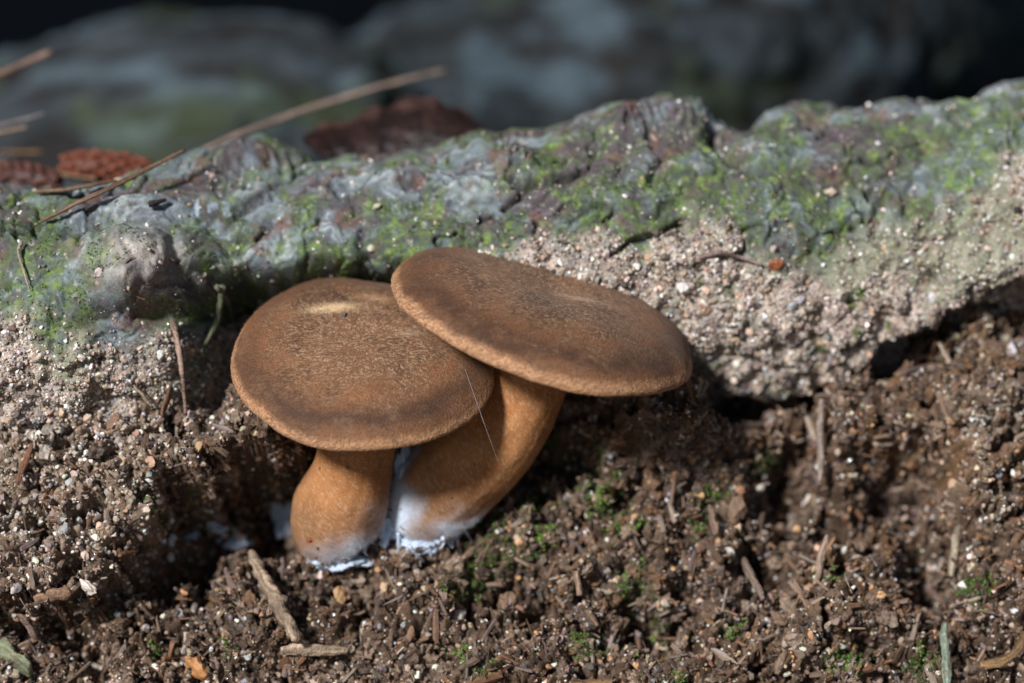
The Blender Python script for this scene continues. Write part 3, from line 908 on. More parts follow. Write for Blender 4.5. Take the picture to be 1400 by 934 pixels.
bark_log('background_root', [P(400, 262, 85), P(540, 246, 85), P(640, 222, 86), P(760, 180, 87), P(900, 130, 88), P(1030, 110, 91), P(1130, 110, 98), P(1240, 120, 112), P(1340, 130, 130)], [4.2, 4.8, 5.0, 5.4, 5.6, 5.6, 5.6, 5.2, 4.5],
         'blurred grey root rising to the right behind the mossy log', 'root', 90, ((0.008, 0.007, 0.007), (0.019, 0.026, 0.031), (0.050, 0.074, 0.092)), 0.2, stretch=(0.15, 1.2), bump=0.10)  # weak background light is put into these dark bluish colours too
bark_log('added_shade_trunk', [(-210, 52, 30), (-90, 48, 36), (0, 46, 37), (90, 48, 38), (210, 54, 34)], [25, 28, 30, 29, 27],  # stays above the frame, added only to shade the ground behind
         'massive dark unseen trunk added for shading the ground behind the log', 'trunk', 100, ((0.030, 0.024, 0.020), (0.06, 0.05, 0.045), (0.07, 0.06, 0.055)), 0.3, nseg=96, sub=24, stretch=(0.05, 0.2))

# ================================================================== grit on ground and log
VIS_G = sstep(-260, -40, gpx) * sstep(1660, 1440, gpx) * sstep(40, 300, gpy) * sstep(1120, 990, gpy) * zone
VIS_L = sstep(-260, -40, lpx) * sstep(1660, 1440, lpx) * front * sstep(1.9, 1.5, PH)
PAL = np.array([(0.44, 0.33, 0.235), (0.42, 0.235, 0.115), (0.26, 0.255, 0.26), (0.62, 0.57, 0.50), (0.115, 0.075, 0.048), (0.045, 0.036, 0.030), (0.185, 0.125, 0.105), (0.30, 0.22, 0.16)])
SANDP = np.array([0.27, 0.12, 0.12, 0.14, 0.08, 0.03, 0.08, 0.16])
LOAMP = np.array([0.09, 0.07, 0.06, 0.03, 0.29, 0.17, 0.13, 0.16])
def palette(sand):
    c = np.cumsum(SANDP[None] * sand[:, None] + LOAMP[None] * (1 - sand[:, None]), 1)
    k = (RNG.random((len(sand), 1)) * c[:, -1:] > c).sum(1)
    base_ = PAL[np.minimum(k, 7)]
    base_ = base_ * (1 - 0.5 * sand[:, None]) + 0.5 * sand[:, None] * (base_.mean(1, keepdims=True) * np.array([1.1, 1.0, 0.93]) + 0.02)
    return base_ * np.exp(RNG.normal(size=(len(sand), 1)) * 0.22) * (1 + RNG.normal(size=(len(sand), 3)) * 0.05)
grains = [proto(stone_mesh('grain', M['grain'], 1, 0.35, s, 5)) for s in range(8)]
quartz = [proto(stone_mesh('quartz', M['quartz'], 1, 0.25, 50 + s, 7)) for s in range(4)]
def grit(name, V, Nn, w, sand, n, med, sig, parent, protos, mat, cols=None, origin=(0, 0, 0), sink=0.2, mx=0.11):
    pos, nn, i, j = pick_on_grid(V, Nn, w, n)
    r = np.minimum(med * np.exp(RNG.normal(size=n) * sig), mx)
    scl = r[:, None] * RNG.uniform(0.65, 1.25, (n, 3))
    eul = RNG.uniform(0, 6.28, (n, 3))
    c = palette(sand[i, j]) if cols is None else cols(n)
    o = scatter_obj(name, pos + nn * (r * (0.35 - sink))[:, None], eul, scl, c, protos, mat, parent, origin)
    o['kind'] = 'stuff'
    return o
clump = 0.35 + sstep(-0.3, 0.4, fbm(q3 * 1.3, 3, seed=120))
grit('sand_grit', GV, GN, VIS_G * (clump + 0.6 * sandy), sandy, 95000, 0.030, 0.55, ground, grains, M['grain'])
crumbs = [proto(stone_mesh('crumb', M['debris'], 2, 0.75, 80 + s, 2)) for s in range(8)]
crc = lambda n: np.array([(0.085, 0.052, 0.033), (0.135, 0.086, 0.056), (0.056, 0.036, 0.025), (0.19, 0.135, 0.098), (0.135, 0.072, 0.036)])[RNG.integers(0, 5, n)] * RNG.uniform(0.75, 1.3, (n, 1))
grit('soil_crumbs', GV, GN, VIS_G * clump ** 2 * (1.0 - 0.85 * np.clip(sandy * 1.2, 0, 1)), sandy, 10000, 0.062, 0.5, ground, crumbs, M['debris'], crc, mx=0.2)
qz = lambda n: np.array((0.80, 0.80, 0.80)) * RNG.uniform(0.6, 1.05, (n, 1)) * (1 + RNG.normal(size=(n, 3)) * 0.04)
grit('quartz_grit', GV, GN, VIS_G * (0.3 + sandy), sandy, 4200, 0.028, 0.45, ground, quartz, M['quartz'], qz, mx=0.075)
lsand = np.clip(0.85 + 0.2 * lump, 0, 1)
grit('sand_grit', LV, LN, VIS_L * (sandm * (1 - 0.7 * np.clip(stain, 0, 1)) * (1 - 1.1 * smoss) + 0.012), lsand, 62000, 0.0235, 0.50, trunk, grains, M['grain'], origin=lo)
grit('quartz_grit', LV, LN, VIS_L * (sandm * 0.9 + 0.06), lsand, 2600, 0.024, 0.45, trunk, quartz, M['quartz'], qz, origin=lo, mx=0.06)

for (stemo, G, Gn, whit, base_) in stuck:          # soil caught in the white felt of each stem base
    grit('soil_crumbs', np.concatenate([G, G[:, :1]], 1), np.concatenate([Gn, Gn[:, :1]], 1), np.concatenate([whit, whit[:, :1]], 1) * sstep(0.25, 0.0, np.linspace(0, 1, len(G)))[:, None] + 0.002, np.concatenate([whit, whit[:, :1]], 1), 150, 0.022, 0.5, stemo, crumbs, M['debris'], crc, origin=base_, mx=0.08)
# loose crumbs and fibres of rotten wood, too many to count
chips = [proto(chip_mesh('fibre', M['debris'], s)) for s in range(8)]
CH = np.array([(0.135, 0.080, 0.052), (0.20, 0.135, 0.095), (0.080, 0.048, 0.032), (0.26, 0.20, 0.155), (0.175, 0.090, 0.048), (0.15, 0.105, 0.095)])
def fibres(name, V, Nn, w, n, lo_, hi_, parent, origin=(0, 0, 0)):
    pos, nn, i, j = pick_on_grid(V, Nn, w, n)
    ln = RNG.uniform(lo_, hi_, n) * RNG.uniform(0.5, 1, n)
    wd = ln * RNG.uniform(0.06, 0.36, n)
    o = scatter_obj(name, pos + nn * 0.02, mats_to_euler(align(nn, 0.5)), np.stack([ln, wd, wd * RNG.uniform(0.3, 0.8, n)], 1),
                    CH[RNG.integers(0, 6, n)] * RNG.uniform(0.6, 1.35, (n, 1)), chips, M['debris'], parent, origin)
    o['kind'] = 'stuff'
fibres('wood_fibre', GV, GN, VIS_G * clump * (1.15 - 0.5 * sandy), 15000, 0.10, 0.75, ground)
fibres('wood_fibre', LV, LN, VIS_L * (sandm * 0.5 + 0.05), 1000, 0.08, 0.3, trunk, lo)

# ================================================================== moss
def blade_tuft(seed):
    r = np.random.default_rng(seed)
    V, F = [], []
    for k in range(9):
        a = r.uniform(0, 6.28)
        lean = r.uniform(0.15, 0.95)
        ln = r.uniform(0.6, 1.1)
        w = r.uniform(0.10, 0.17)
        d = np.array([math.cos(a), math.sin(a), 0])
        sde = np.array([-math.sin(a), math.cos(a), 0])
        o = d * r.uniform(0, 0.25)
        p = [o + sde * w * 0.4, o - sde * w * 0.4]
        mid = o + d * lean * 0.5 * ln + np.array([0, 0, 0.6 * ln])
        tip = o + d * lean * ln + np.array([0, 0, ln * (1.0 - 0.45 * lean)])
        p += [mid - sde * w + np.array([0, 0, .06]), mid + sde * w + np.array([0, 0, .06]), tip, mid - d * 0.03 + np.array([0, 0, -0.02])]
        b = len(V)
        V += p
        F += [(b, b + 1, b + 5), (b + 1, b + 2, b + 5), (b + 3, b, b + 5), (b + 2, b + 4, b + 5), (b + 4, b + 3, b + 5)]
    return mesh_data('moss_tuft', np.array(V), np.array(F), M['moss'], smooth=False)
tufts = [proto(blade_tuft(s)) for s in range(5)]
def moss(name, V, Nn, w, n, lo_, hi_, parent, light, origin=(0, 0, 0)):
    pos, nn, i, j = pick_on_grid(V, Nn, w, n)
    s = RNG.uniform(lo_, hi_, n)
    t = np.clip(light[i, j] + RNG.normal(size=n) * 0.25, 0, 1)
    c = mix3((0.055, 0.088, 0.026), (0.145, 0.225, 0.045), t)
    o = scatter_obj(name, pos - nn * 0.01, mats_to_euler(align(nn, 0.35)), np.stack([s, s, s], 1), c, tufts, M['moss'], parent, origin)
    o['kind'] = 'stuff'
tuftm = sstep(0.45, 0.95, mossm) * (1 - sandm) * sstep(0.0, 0.45, fbm(q * 3.3, 3, seed=130) + 0.12)
lm = np.zeros_like(lpx)
for (x, y, r) in [(1170, 402, 14), (1165, 415, 9), (1120, 472, 9), (1215, 448, 8), (955, 386, 7), (1170, 455, 7)]:
    lm = np.maximum(lm, blob(lpx, lpy, x, y, r, r * 0.8))
moss('moss_sprigs', LV, LN, VIS_L * sstep(0.3, 0.8, lm), 150, 0.05, 0.11, trunk, 0 * moss_tone + 0.9, lo)
moss('moss_cover', LV, LN, VIS_L * tuftm, 9000, 0.018, 0.050, trunk, moss_tone, lo)
gm = np.zeros_like(gpx)
for (x, y, r) in [(800, 640, 30), (820, 690, 26), (850, 720, 22), (790, 660, 18), (660, 775, 26), (640, 790, 30), (700, 760, 22), (735, 730, 20), (865, 790, 22), (870, 820, 18), (640, 900, 16), (800, 885, 18), (905, 865, 16), (960, 720, 20), (1045, 635, 16), (975, 672, 14), (1000, 860, 14), (210, 690, 14), (143, 842, 8), (212, 890, 10), (660, 910, 14), (1150, 905, 18), (1260, 910, 18), (1340, 810, 20), (920, 930, 20), (1135, 785, 12), (310, 890, 10), (275, 690, 8), (740, 690, 24), (680, 720, 18)]:
    gm = np.maximum(gm, blob(gpx, gpy, x, y, r * 1.5, r * 1.2))
moss('moss_sprigs', GV, GN, VIS_G * sstep(0.35, 0.9, gm + 0.5 * fbm(q3 * 3.5, 3, seed=131)) , 4600, 0.045, 0.13, ground, sstep(-0.4, 0.6, wob2))

# ================================================================== countable pieces lying in the soil
core = (zone > 0.9) & (gpx > -40) & (gpx < 1440) & (gpy > 200) & (gpy < 975)
cv, cn, cpx, cpy, cd = GV[core], GN[core], gpx[core], gpy[core], gd[core]
corel = (front > 0.9) & (lpx > -40) & (lpx < 1440)
lv, ln_, lcx, lcy, lcd = LV[corel], LN[corel], lpx[corel], lpy[corel], ld[corel]
def ground_at(px, py):
    k = np.hypot(cpx - px, cpy - py)
    near = np.where(k < 5)[0]
    i = near[np.argmin(cd[near])] if len(near) else np.argmin(k)
    return cv[i], cn[i], cd[i]
def log_at(px, py):
    k = np.hypot(lcx - px, lcy - py)
    near = np.where(k < 5)[0]
    i = near[np.argmin(lcd[near])] if len(near) else np.argmin(k)
    return lv[i], ln_[i], lcd[i]
def place(o, pos, R, scl, parent=None):
    m = Matrix([list(R[0]) + [0], list(R[1]) + [0], list(R[2]) + [0], [0, 0, 0, 1]])
    o.rotation_euler = m.to_euler()
    o.scale = scl
    o.location = Vector(np.asarray(pos) * S)
    return o

pebm = [stone_mesh('pebble', M['pebble'], 2, 0.30, 200 + s, 6) for s in range(7)]
pos, nn, i, j = pick_on_grid(GV, GN, VIS_G * (0.35 + sandy) * (gpx > 0) * (gpx < 1400) * (gpy < 934), 260)
pc = palette(np.full(260, 0.8))
Rp = align(nn, 0.6)
for k in range(260):
    r = min(0.065 * math.exp(RNG.normal() * 0.35), 0.16)
    o = obj('pebble', pebm[k % 7], ground)
    place(o, pos[k] + nn[k] * r * 0.35, Rp[k], (r * RNG.uniform(0.8, 1.3), r, r * RNG.uniform(0.6, 0.9)))
    o.color = (*np.clip(pc[k] * 1.1, 0, 1), 1)
chm = [chip_mesh('wood_chip', M['chip'], 300 + s, 7) for s in range(7)]
pos, nn, i, j = pick_on_grid(GV, GN, VIS_G * (gpx > 0) * (gpx < 1400) * (gpy < 934), 230)
Rp = align(nn, 0.4)
for k in range(230):
    l = RNG.uniform(0.25, 0.62)
    o = obj('wood_chip', chm[k % 7], ground)
    w = l * RNG.uniform(0.14, 0.38)
    place(o, pos[k] + nn[k] * w * 0.2, Rp[k], (l, w, w * RNG.uniform(0.3, 0.6)))
    o.color = (*np.clip(CH[RNG.integers(0, 6)] * RNG.uniform(0.7, 1.4), 0, 1), 1)

def lay(name, x0, y0, x1, y1, wpx, color, label, cat, thick=0.5, mat='stick', seed=0, lift=0.3, on='g', bend=0.0, n=5, taper=0.75, dz=(0, 0), ragged=0.16, group=None):
    """a stick or splinter lying from one pixel to another, resting on the surface found there"""
    at = ground_at if on == 'g' else log_at
    a, na_, da = at(x0, y0)
    b, nb, db = at(x1, y1)
    a = P(x0, y0, da - dz[0]); b = P(x1, y1, db - dz[1])
    r = wpx / 2 / KPX * (da + db) / 2
    nrm_ = (na_ + nb) / np.linalg.norm(na_ + nb)
    side = np.cross(b - a, nrm_); side /= np.linalg.norm(side)
    pts = []
    rg = np.random.default_rng(seed)
    for i in range(n):
        t = i / (n - 1)
        pts.append(a * (1 - t) + b * t + nrm_ * r * lift + side * bend * math.sin(math.pi * t) + rg.normal(size=3) * r * 0.12)
    rad = [r * (taper + (1 - taper) * math.sin(math.pi * (0.2 + 0.6 * i / (n - 1)))) * rg.uniform(0.78, 1.15) * (0.7 if i in (0, n - 1) else 1) for i in range(n)]
    return tube_obj(name, pts, rad, M[mat], color, label=label, cat=cat, group=group, nseg=18, flat=thick, noise=ragged * 1.5, nfreq=5, seed=seed, sub=12, up=nrm_, streak=True)

def stone(px, py, rpx, color, label, seed, sq=(1.2, 1, 0.8), on='g', name='stone', mat='pebble'):
    p, n_, d = (ground_at if on == 'g' else log_at)(px, py)
    r = rpx / KPX * d
    me = stone_mesh(name, M[mat], 3, 0.28, seed, 6)
    o = obj(name, me)
    place(o, p + n_ * r * 0.25, align(n_[None], 0.15, spin=np.array([[1.0, 0.1, 0]]))[0], (r * sq[0], r * sq[1], r * sq[2]))
    o.color = (*color, 1)
    return tag(o, label, 'stone')

GREY = (0.30, 0.26, 0.225); TANW = (0.27, 0.20, 0.14); DKW = (0.13, 0.085, 0.06); REDW = (0.17, 0.075, 0.045)
lay('twig', 341, 748, 404, 866, 27, TANW, 'thick broken twig leaning in front of the left stem', 'twig', 0.6, ragged=0.26, n=7, seed=1, lift=1.0, dz=(2.3, 0.7), taper=0.9)
lay('twig', 384, 886, 476, 886, 17, TANW, 'pale sandy twig lying level at the foot of the thick leaning twig', 'twig', 0.8, seed=2, lift=0.9, dz=(0.2, 0.2))
lay('twig', 262, 826, 246, 892, 13, GREY, 'short grey twig standing upright above the orange stone', 'twig', 0.8, seed=3, dz=(0.2, 0.2), lift=0.8)
lay('pine_needle', 114, 902, 214, 936, 11, GREY, 'broken grey needle piece at the bottom left edge', 'needle', 0.6, seed=4, dz=(0.2, 0.2), lift=0.9)
lay('bark_chip', 52, 818, 98, 806, 21, (0.20, 0.12, 0.075), 'brown bark chip beside the white quartz stone', 'chip', 0.5, seed=5, dz=(0.15, 0.15))
lay('splinter', 28, 838, 50, 872, 13, (0.22, 0.15, 0.13), 'purplish splinter slanting below the brown bark chip', 'splinter', 0.5, seed=6, dz=(0.15, 0.15))
lay('wood_fragment', 70, 572, 60, 626, 16, GREY, 'flat grey wood fragment low on the sandy left bank', 'wood', 0.35, seed=7, dz=(0.1, 0.1))
lay('wood_fragment', 113, 546, 150, 536, 14, (0.34, 0.26, 0.21), 'pale wood fragment lying level under the knot', 'wood', 0.5, seed=8, dz=(0.12, 0.12))
lay('splinter', 44, 606, 24, 660, 9, REDW, 'thin dark red splinter at the left edge', 'splinter', 0.5, seed=9, dz=(0.12, 0.12))
lay('bark_chip', 232, 528, 220, 566, 15, (0.20, 0.105, 0.06), 'rusty bark chip beneath the hanging rootlet', 'chip', 0.5, seed=10, dz=(0.25, 0.2))
lay('splinter', 180, 524, 206, 556, 10, (0.25, 0.19, 0.14), 'brown splinter left of the rusty bark chip', 'splinter', 0.5, seed=11, dz=(0.2, 0.2))
lay('splinter', 262, 576, 288, 560, 7, (0.36, 0.33, 0.32), 'small pale grey splinter next to the left cap', 'splinter', 0.5, seed=12, dz=(0.2, 0.2))
lay('twig', 1288, 850, 1294, 938, 14, (0.17, 0.21, 0.155), 'grey green lichen covered twig at the bottom right', 'twig', 0.9, seed=13, dz=(0.7, 0.4), lift=1.0)
lay('twig', 1312, 716, 1302, 786, 12, (0.25, 0.21, 0.15), 'slender brown twig above the green lichen twig', 'twig', 0.8, seed=14, dz=(0.3, 0.5), lift=1.0)
lay('twig', 1132, 738, 1114, 806, 13, (0.24, 0.17, 0.13), 'brown twig standing in the soil right of centre', 'twig', 0.8, seed=15, dz=(0.35, 0.3), lift=1.0)
lay('twig', 1072, 872, 1056, 926, 14, (0.22, 0.15, 0.10), 'stubby brown twig near the bottom edge', 'twig', 0.8, seed=16, dz=(0.3, 0.3), lift=1.0)
lay('twig', 1012, 760, 1040, 816, 13, (0.20, 0.145, 0.115), 'dull brown twig slanting between two hollows', 'twig', 0.8, seed=17, dz=(0.3, 0.3), lift=1.0)
lay('rootlet', 1127, 548, 1124, 660, 10, (0.26, 0.21, 0.18), 'thin upright root thread under the log at right', 'root', 0.9, seed=18, dz=(0.3, 0.4), lift=1.0)
lay('twig', 788, 784, 792, 818, 9, (0.24, 0.16, 0.115), 'tiny brown twig upright amid the moss sprigs', 'twig', 0.8, seed=19, dz=(0.2, 0.3), lift=1.0)
lay('twig', 1340, 916, 1400, 868, 15, (0.17, 0.10, 0.045), 'curved amber brown twig in the bottom right corner', 'twig', 0.7, seed=20, dz=(0.4, 0.4), lift=1.0, bend=0.25)
lay('twig', 975, 690, 985, 730, 14, (0.21, 0.135, 0.10), 'short flat brown stick beside a small moss sprig', 'twig', 0.6, seed=21, dz=(0.25, 0.25), lift=1.0)
stone(268, 912, 19, (0.42, 0.20, 0.075), 'orange brown stone at the bottom left', 401)
stone(116, 807, 13, (0.66, 0.57, 0.50), 'white pointed quartz stone on the left bank', 402, (1.3, 0.8, 0.6))
stone(795, 956, 48, (0.26, 0.16, 0.085), 'large ochre stone cut by the bottom edge', 403, (1.3, 0.8, 0.5))
stone(628, 842, 15, (0.34, 0.31, 0.28), 'grey sandy stone in the lower centre', 404)
stone(1385, 480, 13, (0.44, 0.42, 0.44), 'pale grey stone near the right edge', 405, (1.0, 0.8, 0.6))
stone(1010, 700, 16, (0.20, 0.13, 0.085), 'tan stone in the blurred soil right of centre', 406, (0.8, 1.2, 0.7))
stone(465, 820, 13, (0.40, 0.24, 0.12), 'small tan stone in front of the left stem', 407, (0.8, 1.1, 0.7))
stone(932, 398, 10, (0.62, 0.57, 0.54), 'white stone in the sand behind the right cap', 408, (1, 1, 0.8), 'l')
stone(1138, 262, 1, (0.5, 0.4, 0.3), 'tiny tan stone on the log top at right', 409, (8, 6, 5), 'l')
lf = lay('lichen_flake', -8, 880, 50, 918, 46, (0.15, 0.16, 0.10), 'green grey lichen flake in the bottom left corner', 'lichen', 0.3, seed=31, dz=(0.35, 0.35), taper=0.6, ragged=0.3)

# rootlets hanging in the recess beside the knot and on the log
def root(pts, rpx, color, label, name='rootlet', mat='stick', seed=0, cat='root'):
    w = [P(*p) for p in pts]
    rad = [rpx / KPX * p[2] * (1 - 0.45 * i / (len(pts) - 1)) for i, p in enumerate(pts)]
    return tube_obj(name, w, rad, M[mat], color, label=label, cat=cat, nseg=12, noise=0.3, nfreq=5, seed=seed, streak=True)
d1 = log_at(240, 445)[2]
dm = ground_at(252, 560)[2]
root([(236, 440, d1 - 0.15), (243, 470, d1 - 0.5), (249, 510, dm - 0.6), (252, 540, dm - 0.35), (254, 566, dm - 0.15)], 4.6, (0.20, 0.135, 0.105), 'brown rootlet hanging straight down right of the knot', seed=1)
def dmin(x, y):
    return min(log_at(x, y)[2], ground_at(x, y)[2]) - 0.25
root([(x, y, dmin(x, y)) for x, y in ((304, 392), (299, 430), (289, 456), (275, 482))], 5.0, (0.12, 0.14, 0.085), 'mossy green rootlet curling in the recess behind the left cap', seed=2)
root([(x, y, dmin(x, y)) for x, y in ((296, 392), (312, 414), (318, 440))], 4.0, (0.13, 0.13, 0.09), 'short dark rootlet at the top of the recess', seed=3)
pts = []
for (x, y) in [(955, 352), (985, 346), (1012, 352), (1042, 362)]:
    pts.append((x, y, log_at(x, y)[2] - 0.12))
root(pts, 4.0, (0.19, 0.135, 0.125), 'thin brown root lying across the pale sand of the log', seed=4)
stone(1060, 363, 13, (0.26, 0.085, 0.035), 'small rust red bud scale on the sandy log face', 410, (0.8, 1.0, 0.6), 'l', name='bud_scale', mat='cone')['category'] = 'bud'
root([(30, 330, log_at(30, 330)[2] - .1), (25, 345, log_at(25, 345)[2] - .12), (33, 372, log_at(33, 372)[2] - .12), (40, 395, log_at(40, 395)[2] - .08)], 2.2, (0.33, 0.27, 0.19), 'fine pale root thread on the moss at the left edge', seed=5)

# ================================================================== needles, cones and bark on top of the log
def needle(pts, wpx, color, label, seed, flat=0.55, ends=(0.8, 0.5), name='pine_needle'):
    w = [P(*p) for p in pts]
    n = len(pts)
    rad = [wpx / 2 / KPX * p[2] * (ends[0] + (1 - ends[0]) * min(1, 3 * i / (n - 1)) if i < n / 2 else ends[1] + (1 - ends[1]) * min(1, 3 * (n - 1 - i) / (n - 1))) for i, p in enumerate(pts)]
    return tube_obj(name, w, rad, M['stick'], color, label=label, cat='needle', nseg=14, flat=flat, noise=0.22, nfreq=3, seed=seed, sub=14, streak=True)
dn = log_at(62, 298)[2]
dk = log_at(120, 268)[2]
needle([(58, 302, dn - 0.15), (105, 278, dn - 0.45), (150, 257, dn - 0.35), (200, 232, dn + 0.1), (252, 205, dn + 0.7)], 11, (0.13, 0.075, 0.048), 'dark brown needle crossing the log above the knot', 1)
needle([(262, 212, 61.2), (330, 182, 62.2), (420, 150, 63.4), (520, 118, 64.6), (608, 97, 65.8)], 13, (0.25, 0.185, 0.155), 'long pale tan needle pointing to the upper right', 2, ends=(0.5, 0.85))
needle([(-400, 262, 60.0), (-220, 190, 61.0), (-60, 125, 62.0), (10, 97, 62.4), (45, 82, 62.8), (68, 71, 63.0)], 15, (0.18, 0.115, 0.09), 'brown needle with blunt pale tip at the upper left edge', 3, ends=(0.8, 0.95))
needle([(-420, 258, 59.9), (-220, 212, 60.6), (-60, 178, 61.0), (0, 171, 61.2), (35, 163, 61.4), (60, 155, 61.5)], 9, (0.22, 0.19, 0.19), 'upper of two grey needle tips at the left edge', 4)
needle([(-400, 264, 59.9), (-220, 226, 60.6), (-60, 190, 61.0), (0, 181, 61.2), (36, 174, 61.3)], 9, (0.27, 0.19, 0.13), 'lower and paler of two needle tips at the left edge', 5, ends=(.8, .7))
needle([(-220, 250, 60.6), (-70, 218, 61.6), (0, 224, 61.8), (60, 234, 61.5), (132, 245, 61.0)], 17, (0.17, 0.10, 0.058), 'wide flat brown needle lying behind the dark red cone', 6, 0.5, ends=(0.8, 0.4))
needle([(-300, 262, 61.0), (-150, 225, 63.0), (-30, 207, 64.0), (20, 208, 64.0), (58, 207, 64.0)], 8, (0.27, 0.15, 0.07), 'blurred orange brown needle above the flat needle', 7)
needle([(50, 262, dk - 0.1), (90, 259, dk - .1), (130, 252, dk + 0.1), (160, 247, dk + 0.4)], 11, (0.14, 0.09, 0.06), 'brown needle just under the flat needle', 8)
root([(203, 279, log_at(203, 279)[2] - .12), (213, 277, log_at(213, 277)[2] - .14), (226, 273, log_at(226, 273)[2] - .1)], 5, (0.02, 0.018, 0.018), 'small black charred bit on the grey wood', name='charred_bit', seed=8, cat='charcoal')

scale_v, scale_f = ico(1)
scale_v = scale_v * np.array([1, 0.8, 0.6]) * (1 + 0.12 * perlin(scale_v * 2, 3)[:, None])
scale_me = mesh_data('cone_scale', scale_v, scale_f, M['cone'])
def pollen_cone(a, b, r, color, label, seed):
    a, b = np.asarray(a), np.asarray(b)
    ax = (b - a); Ln = np.linalg.norm(ax); ax /= Ln
    e1 = np.cross(ax, (0, 0, 1.0)); e1 /= np.linalg.norm(e1); e2 = np.cross(e1, ax)
    rt = empty('pollen_cone', (a + b) / 2 - np.array([0, 0, r]), label, 'cone', 'fallen pollen cones')
    base = (a + b) / 2 - np.array([0, 0, r])
    prof = lambda t: r * (math.sin(math.pi * (0.12 + 0.80 * t)) ** 0.6)
    V, T, c = tube([a + ax * Ln * t for t in np.linspace(0, 1, 7)], [prof(t) * 0.85 for t in np.linspace(0, 1, 7)], nseg=16, sub=4)
    o = obj('core', mesh_data('core', V - base, T, M['cone']), rt)
    o.color = (color[0] * 0.5, color[1] * 0.5, color[2] * 0.5, 1)
    rg = np.random.default_rng(seed)
    N = 74
    for k in range(N):
        t = (k + 0.5) / N
        ang = k * 2.39996
        rad = e1 * math.cos(ang) + e2 * math.sin(ang)
        p = a + ax * Ln * t + rad * prof(t) * rg.uniform(0.9, 1.02)
        s = obj('scale', scale_me, rt)
        z = rad * 0.9 + ax * 0.3; z /= np.linalg.norm(z)
        x = ax - (ax @ z) * z; x /= np.linalg.norm(x)
        R_ = np.stack([x, np.cross(z, x), z], -1)
        sz = r * rg.uniform(0.23, 0.33)
        place(s, p - base, R_, (sz, sz, sz))
        f = rg.uniform(0.7, 1.25)
        s.color = (color[0] * f, color[1] * f, color[2] * f, 1)
    return rt
pollen_cone(P(-14, 238, 61.0), P(82, 249, 60.4), 0.34, (0.095, 0.034, 0.025), 'dark red knobbly pollen cone at the left edge', 1)
pollen_cone(P(84, 226, 61.6), P(208, 232, 61.9), 0.37, (0.20, 0.060, 0.032), 'bright rust red pollen cone behind the dark needle', 2)

# dark red piece of bark behind the log: a curled, thick, ragged plate
nu, nv = 110, 46
U, Vv = np.meshgrid(np.linspace(0, 1, nu), np.linspace(-1, 1, nv), indexing='ij')
topy = scurve([(0, 190), (0.10, 178), (0.22, 174), (0.33, 160), (0.45, 150), (0.58, 141), (0.72, 140), (0.84, 150), (0.93, 168), (1, 181)], U)
boty = scurve([(0, 196), (0.1, 215), (0.3, 232), (0.6, 235), (0.85, 220), (1, 184)], U)
pxx = 415 + U * 250
edgen = perlin(np.stack([U * 14, np.sign(Vv) * 2, 0 * U], -1), 5)
pyy = (topy + boty) / 2 - Vv * (boty - topy) / 2 * (1 + 0.30 * edgen * np.abs(Vv) ** 3)
dd = 60.9 + 0.55 * Vv + 0.5 * Vv ** 2 + 0.35 * np.sin(U * 3.0) + 0.09 * fbm(np.stack([U * 7, Vv * 1.5, 0 * U], -1), 3, seed=140)
FR = CAM + dd[..., None] * (FWD + RIGHT * ((pxx - 700) / KPX)[..., None] + UP * ((467 - pyy) / KPX)[..., None])
BK = FR + np.array([0, 0.22, 0.05])
ctr = FR.reshape(-1, 3).mean(0)
F1 = grid_faces(nu, nv)
Vb = np.concatenate([FR.reshape(-1, 3), BK.reshape(-1, 3)]) - ctr
idx = np.arange(nu * nv).reshape(nu, nv)
loop = np.concatenate([idx[:, 0], idx[-1, 1:], idx[-2::-1, -1], idx[0, -2:0:-1]])
l2 = np.roll(loop, -1)
F2 = np.stack([loop, l2, l2 + nu * nv, loop + nu * nv], 1)
fc = mix3((0.010, 0.0045, 0.004), (0.024, 0.010, 0.008), sstep(-0.4, 0.5, fbm(FR * 1.5, 3, seed=141)))
fc = mix3(fc, (0.085, 0.042, 0.036), sstep(0.72, 1.0, Vv + 0.25 * edgen) * 0.7)
bf = obj('bark_flake', mesh_data('bark_flake', Vb, np.concatenate([F1, F1[:, ::-1] + nu * nv, F2[:, ::-1]]), M['flake'], np.concatenate([fc.reshape(-1, 3)] * 2)), None, ctr)
tag(bf, 'dark red curled bark flake lying behind the crest of the log', 'bark')

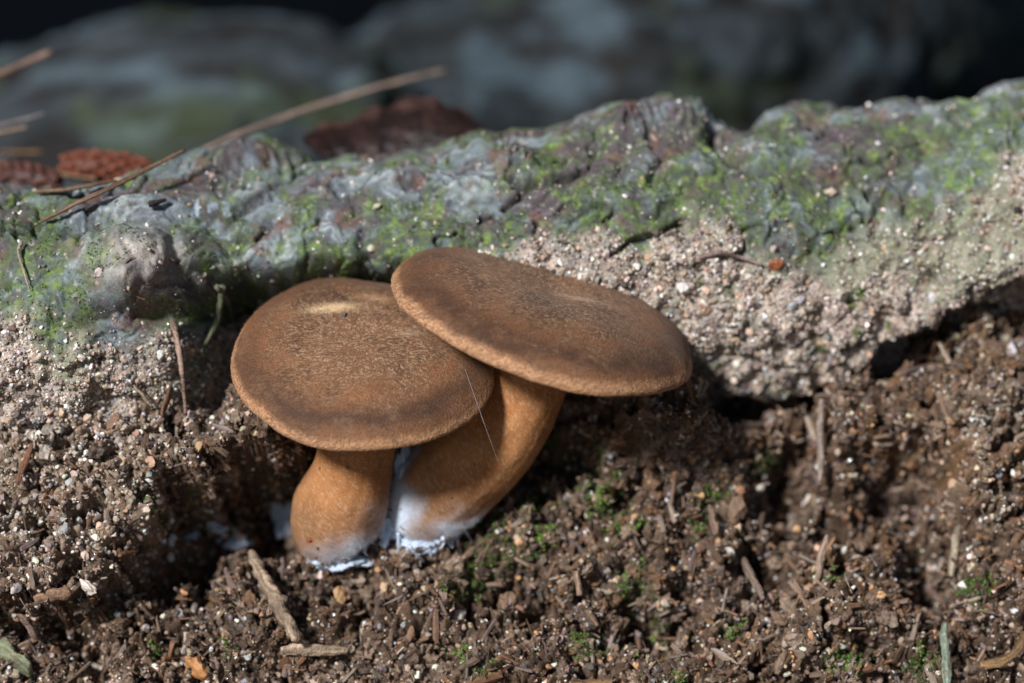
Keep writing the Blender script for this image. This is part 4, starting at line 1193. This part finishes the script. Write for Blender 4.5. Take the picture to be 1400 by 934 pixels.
# ================================================================== small things at the mushrooms
for k, (x, y, r) in enumerate([(232, 741, (0.16, 0.15, 0.15)), (266, 738, (0.20, 0.15, 0.15)), (322, 741, (0.36, 0.25, 0.24)), (300, 722, (0.22, 0.2, 0.16))]):
    p, n_, d = ground_at(x, y)
    felt_pad('mycelium_tuft', p, r, 30 + k, None, ['white mycelium tuft at the far left of the hollow', 'white mycelium tuft second from the left in the hollow', 'largest white mycelium tuft beside the leaning twig', 'white mycelium tuft just above the largest one'][k], 'mycelium', 'mycelium tufts in the hollow')
for k, (mroot, x0, y0) in enumerate([(m1, 450, 764), (m1, 478, 768), (m1, 425, 752), (m1, 500, 752), (m1, 410, 735), (m2, 560, 752), (m2, 585, 752), (m2, 606, 742), (m2, 622, 728), (m2, 545, 735)]):
    rg = np.random.default_rng(500 + k)
    x1, y1 = x0 + rg.normal() * 16, y0 + rg.uniform(6, 22)
    da = ground_at(x0, y0)[2]; db = ground_at(x1, y1)[2]
    a, b = P(x0, y0 - 6, da - 0.35), P(x1, y1, db + 0.02)
    mid = (a + b) / 2 + rg.normal(size=3) * 0.05
    tube_obj('strand', [a, mid, b], [0.045, 0.03, 0.012], M['mycelium'], None, parent=mroot, nseg=8, noise=0.4, nfreq=6, seed=k)
dv, df = ico(3)
gx_, gy_, gd_ = proj(stuck[0][1].reshape(-1, 3))
sp_ = stuck[0][1].reshape(-1, 3)[np.argmin(np.hypot(gx_ - 424, gy_ - 738) + 8 * (gd_ - gd_.min()))]
dro = obj('amber_drop', mesh_data('amber_drop', dv * np.array([0.075, 0.05, 0.05]), df, M['amber']), None, sp_ + np.array([0, -0.02, 0]))
tag(dro, 'tiny glossy amber brown drop on the base of the left stem', 'drop')
def at_cap(W, px, py):
    a = W[:110].reshape(-1, 3)
    x, y, d = proj(a)
    k = np.argmin(np.hypot(x - px, y - py))
    return a[k], d[k]
pt, dd_ = at_cap(W1, 470, 433)
sp = obj('grey_speck', stone_mesh('grey_speck', M['pebble'], 2, 0.3, 77), None, pt + np.array([0, 0, 0.03]))
sp.scale = (0.075, 0.05, 0.035)
sp.rotation_euler = (0, -0.5, 0.3)
sp.color = (0.12, 0.10, 0.10, 1)
tag(sp, 'tiny grey seed on the pale scratch of the left cap', 'seed')
p0, d0 = at_cap(W1, 638, 508)
p1, d1_ = at_cap(W1, 664, 583)
gend, _, dg = ground_at(690, 830)
tube_obj('silk_thread', [P(636, 505, d0 - 0.03), P(650, 545, d0 - 0.35), P(664, 585, d1_ - 0.35), P(684, 640, d1_ + 0.3), P(700, 692, ground_at(700, 692)[2])], 0.0024, M['silk'], None,
         label='fine spider silk thread running from the left cap to the soil', cat='silk', nseg=6, sub=6)
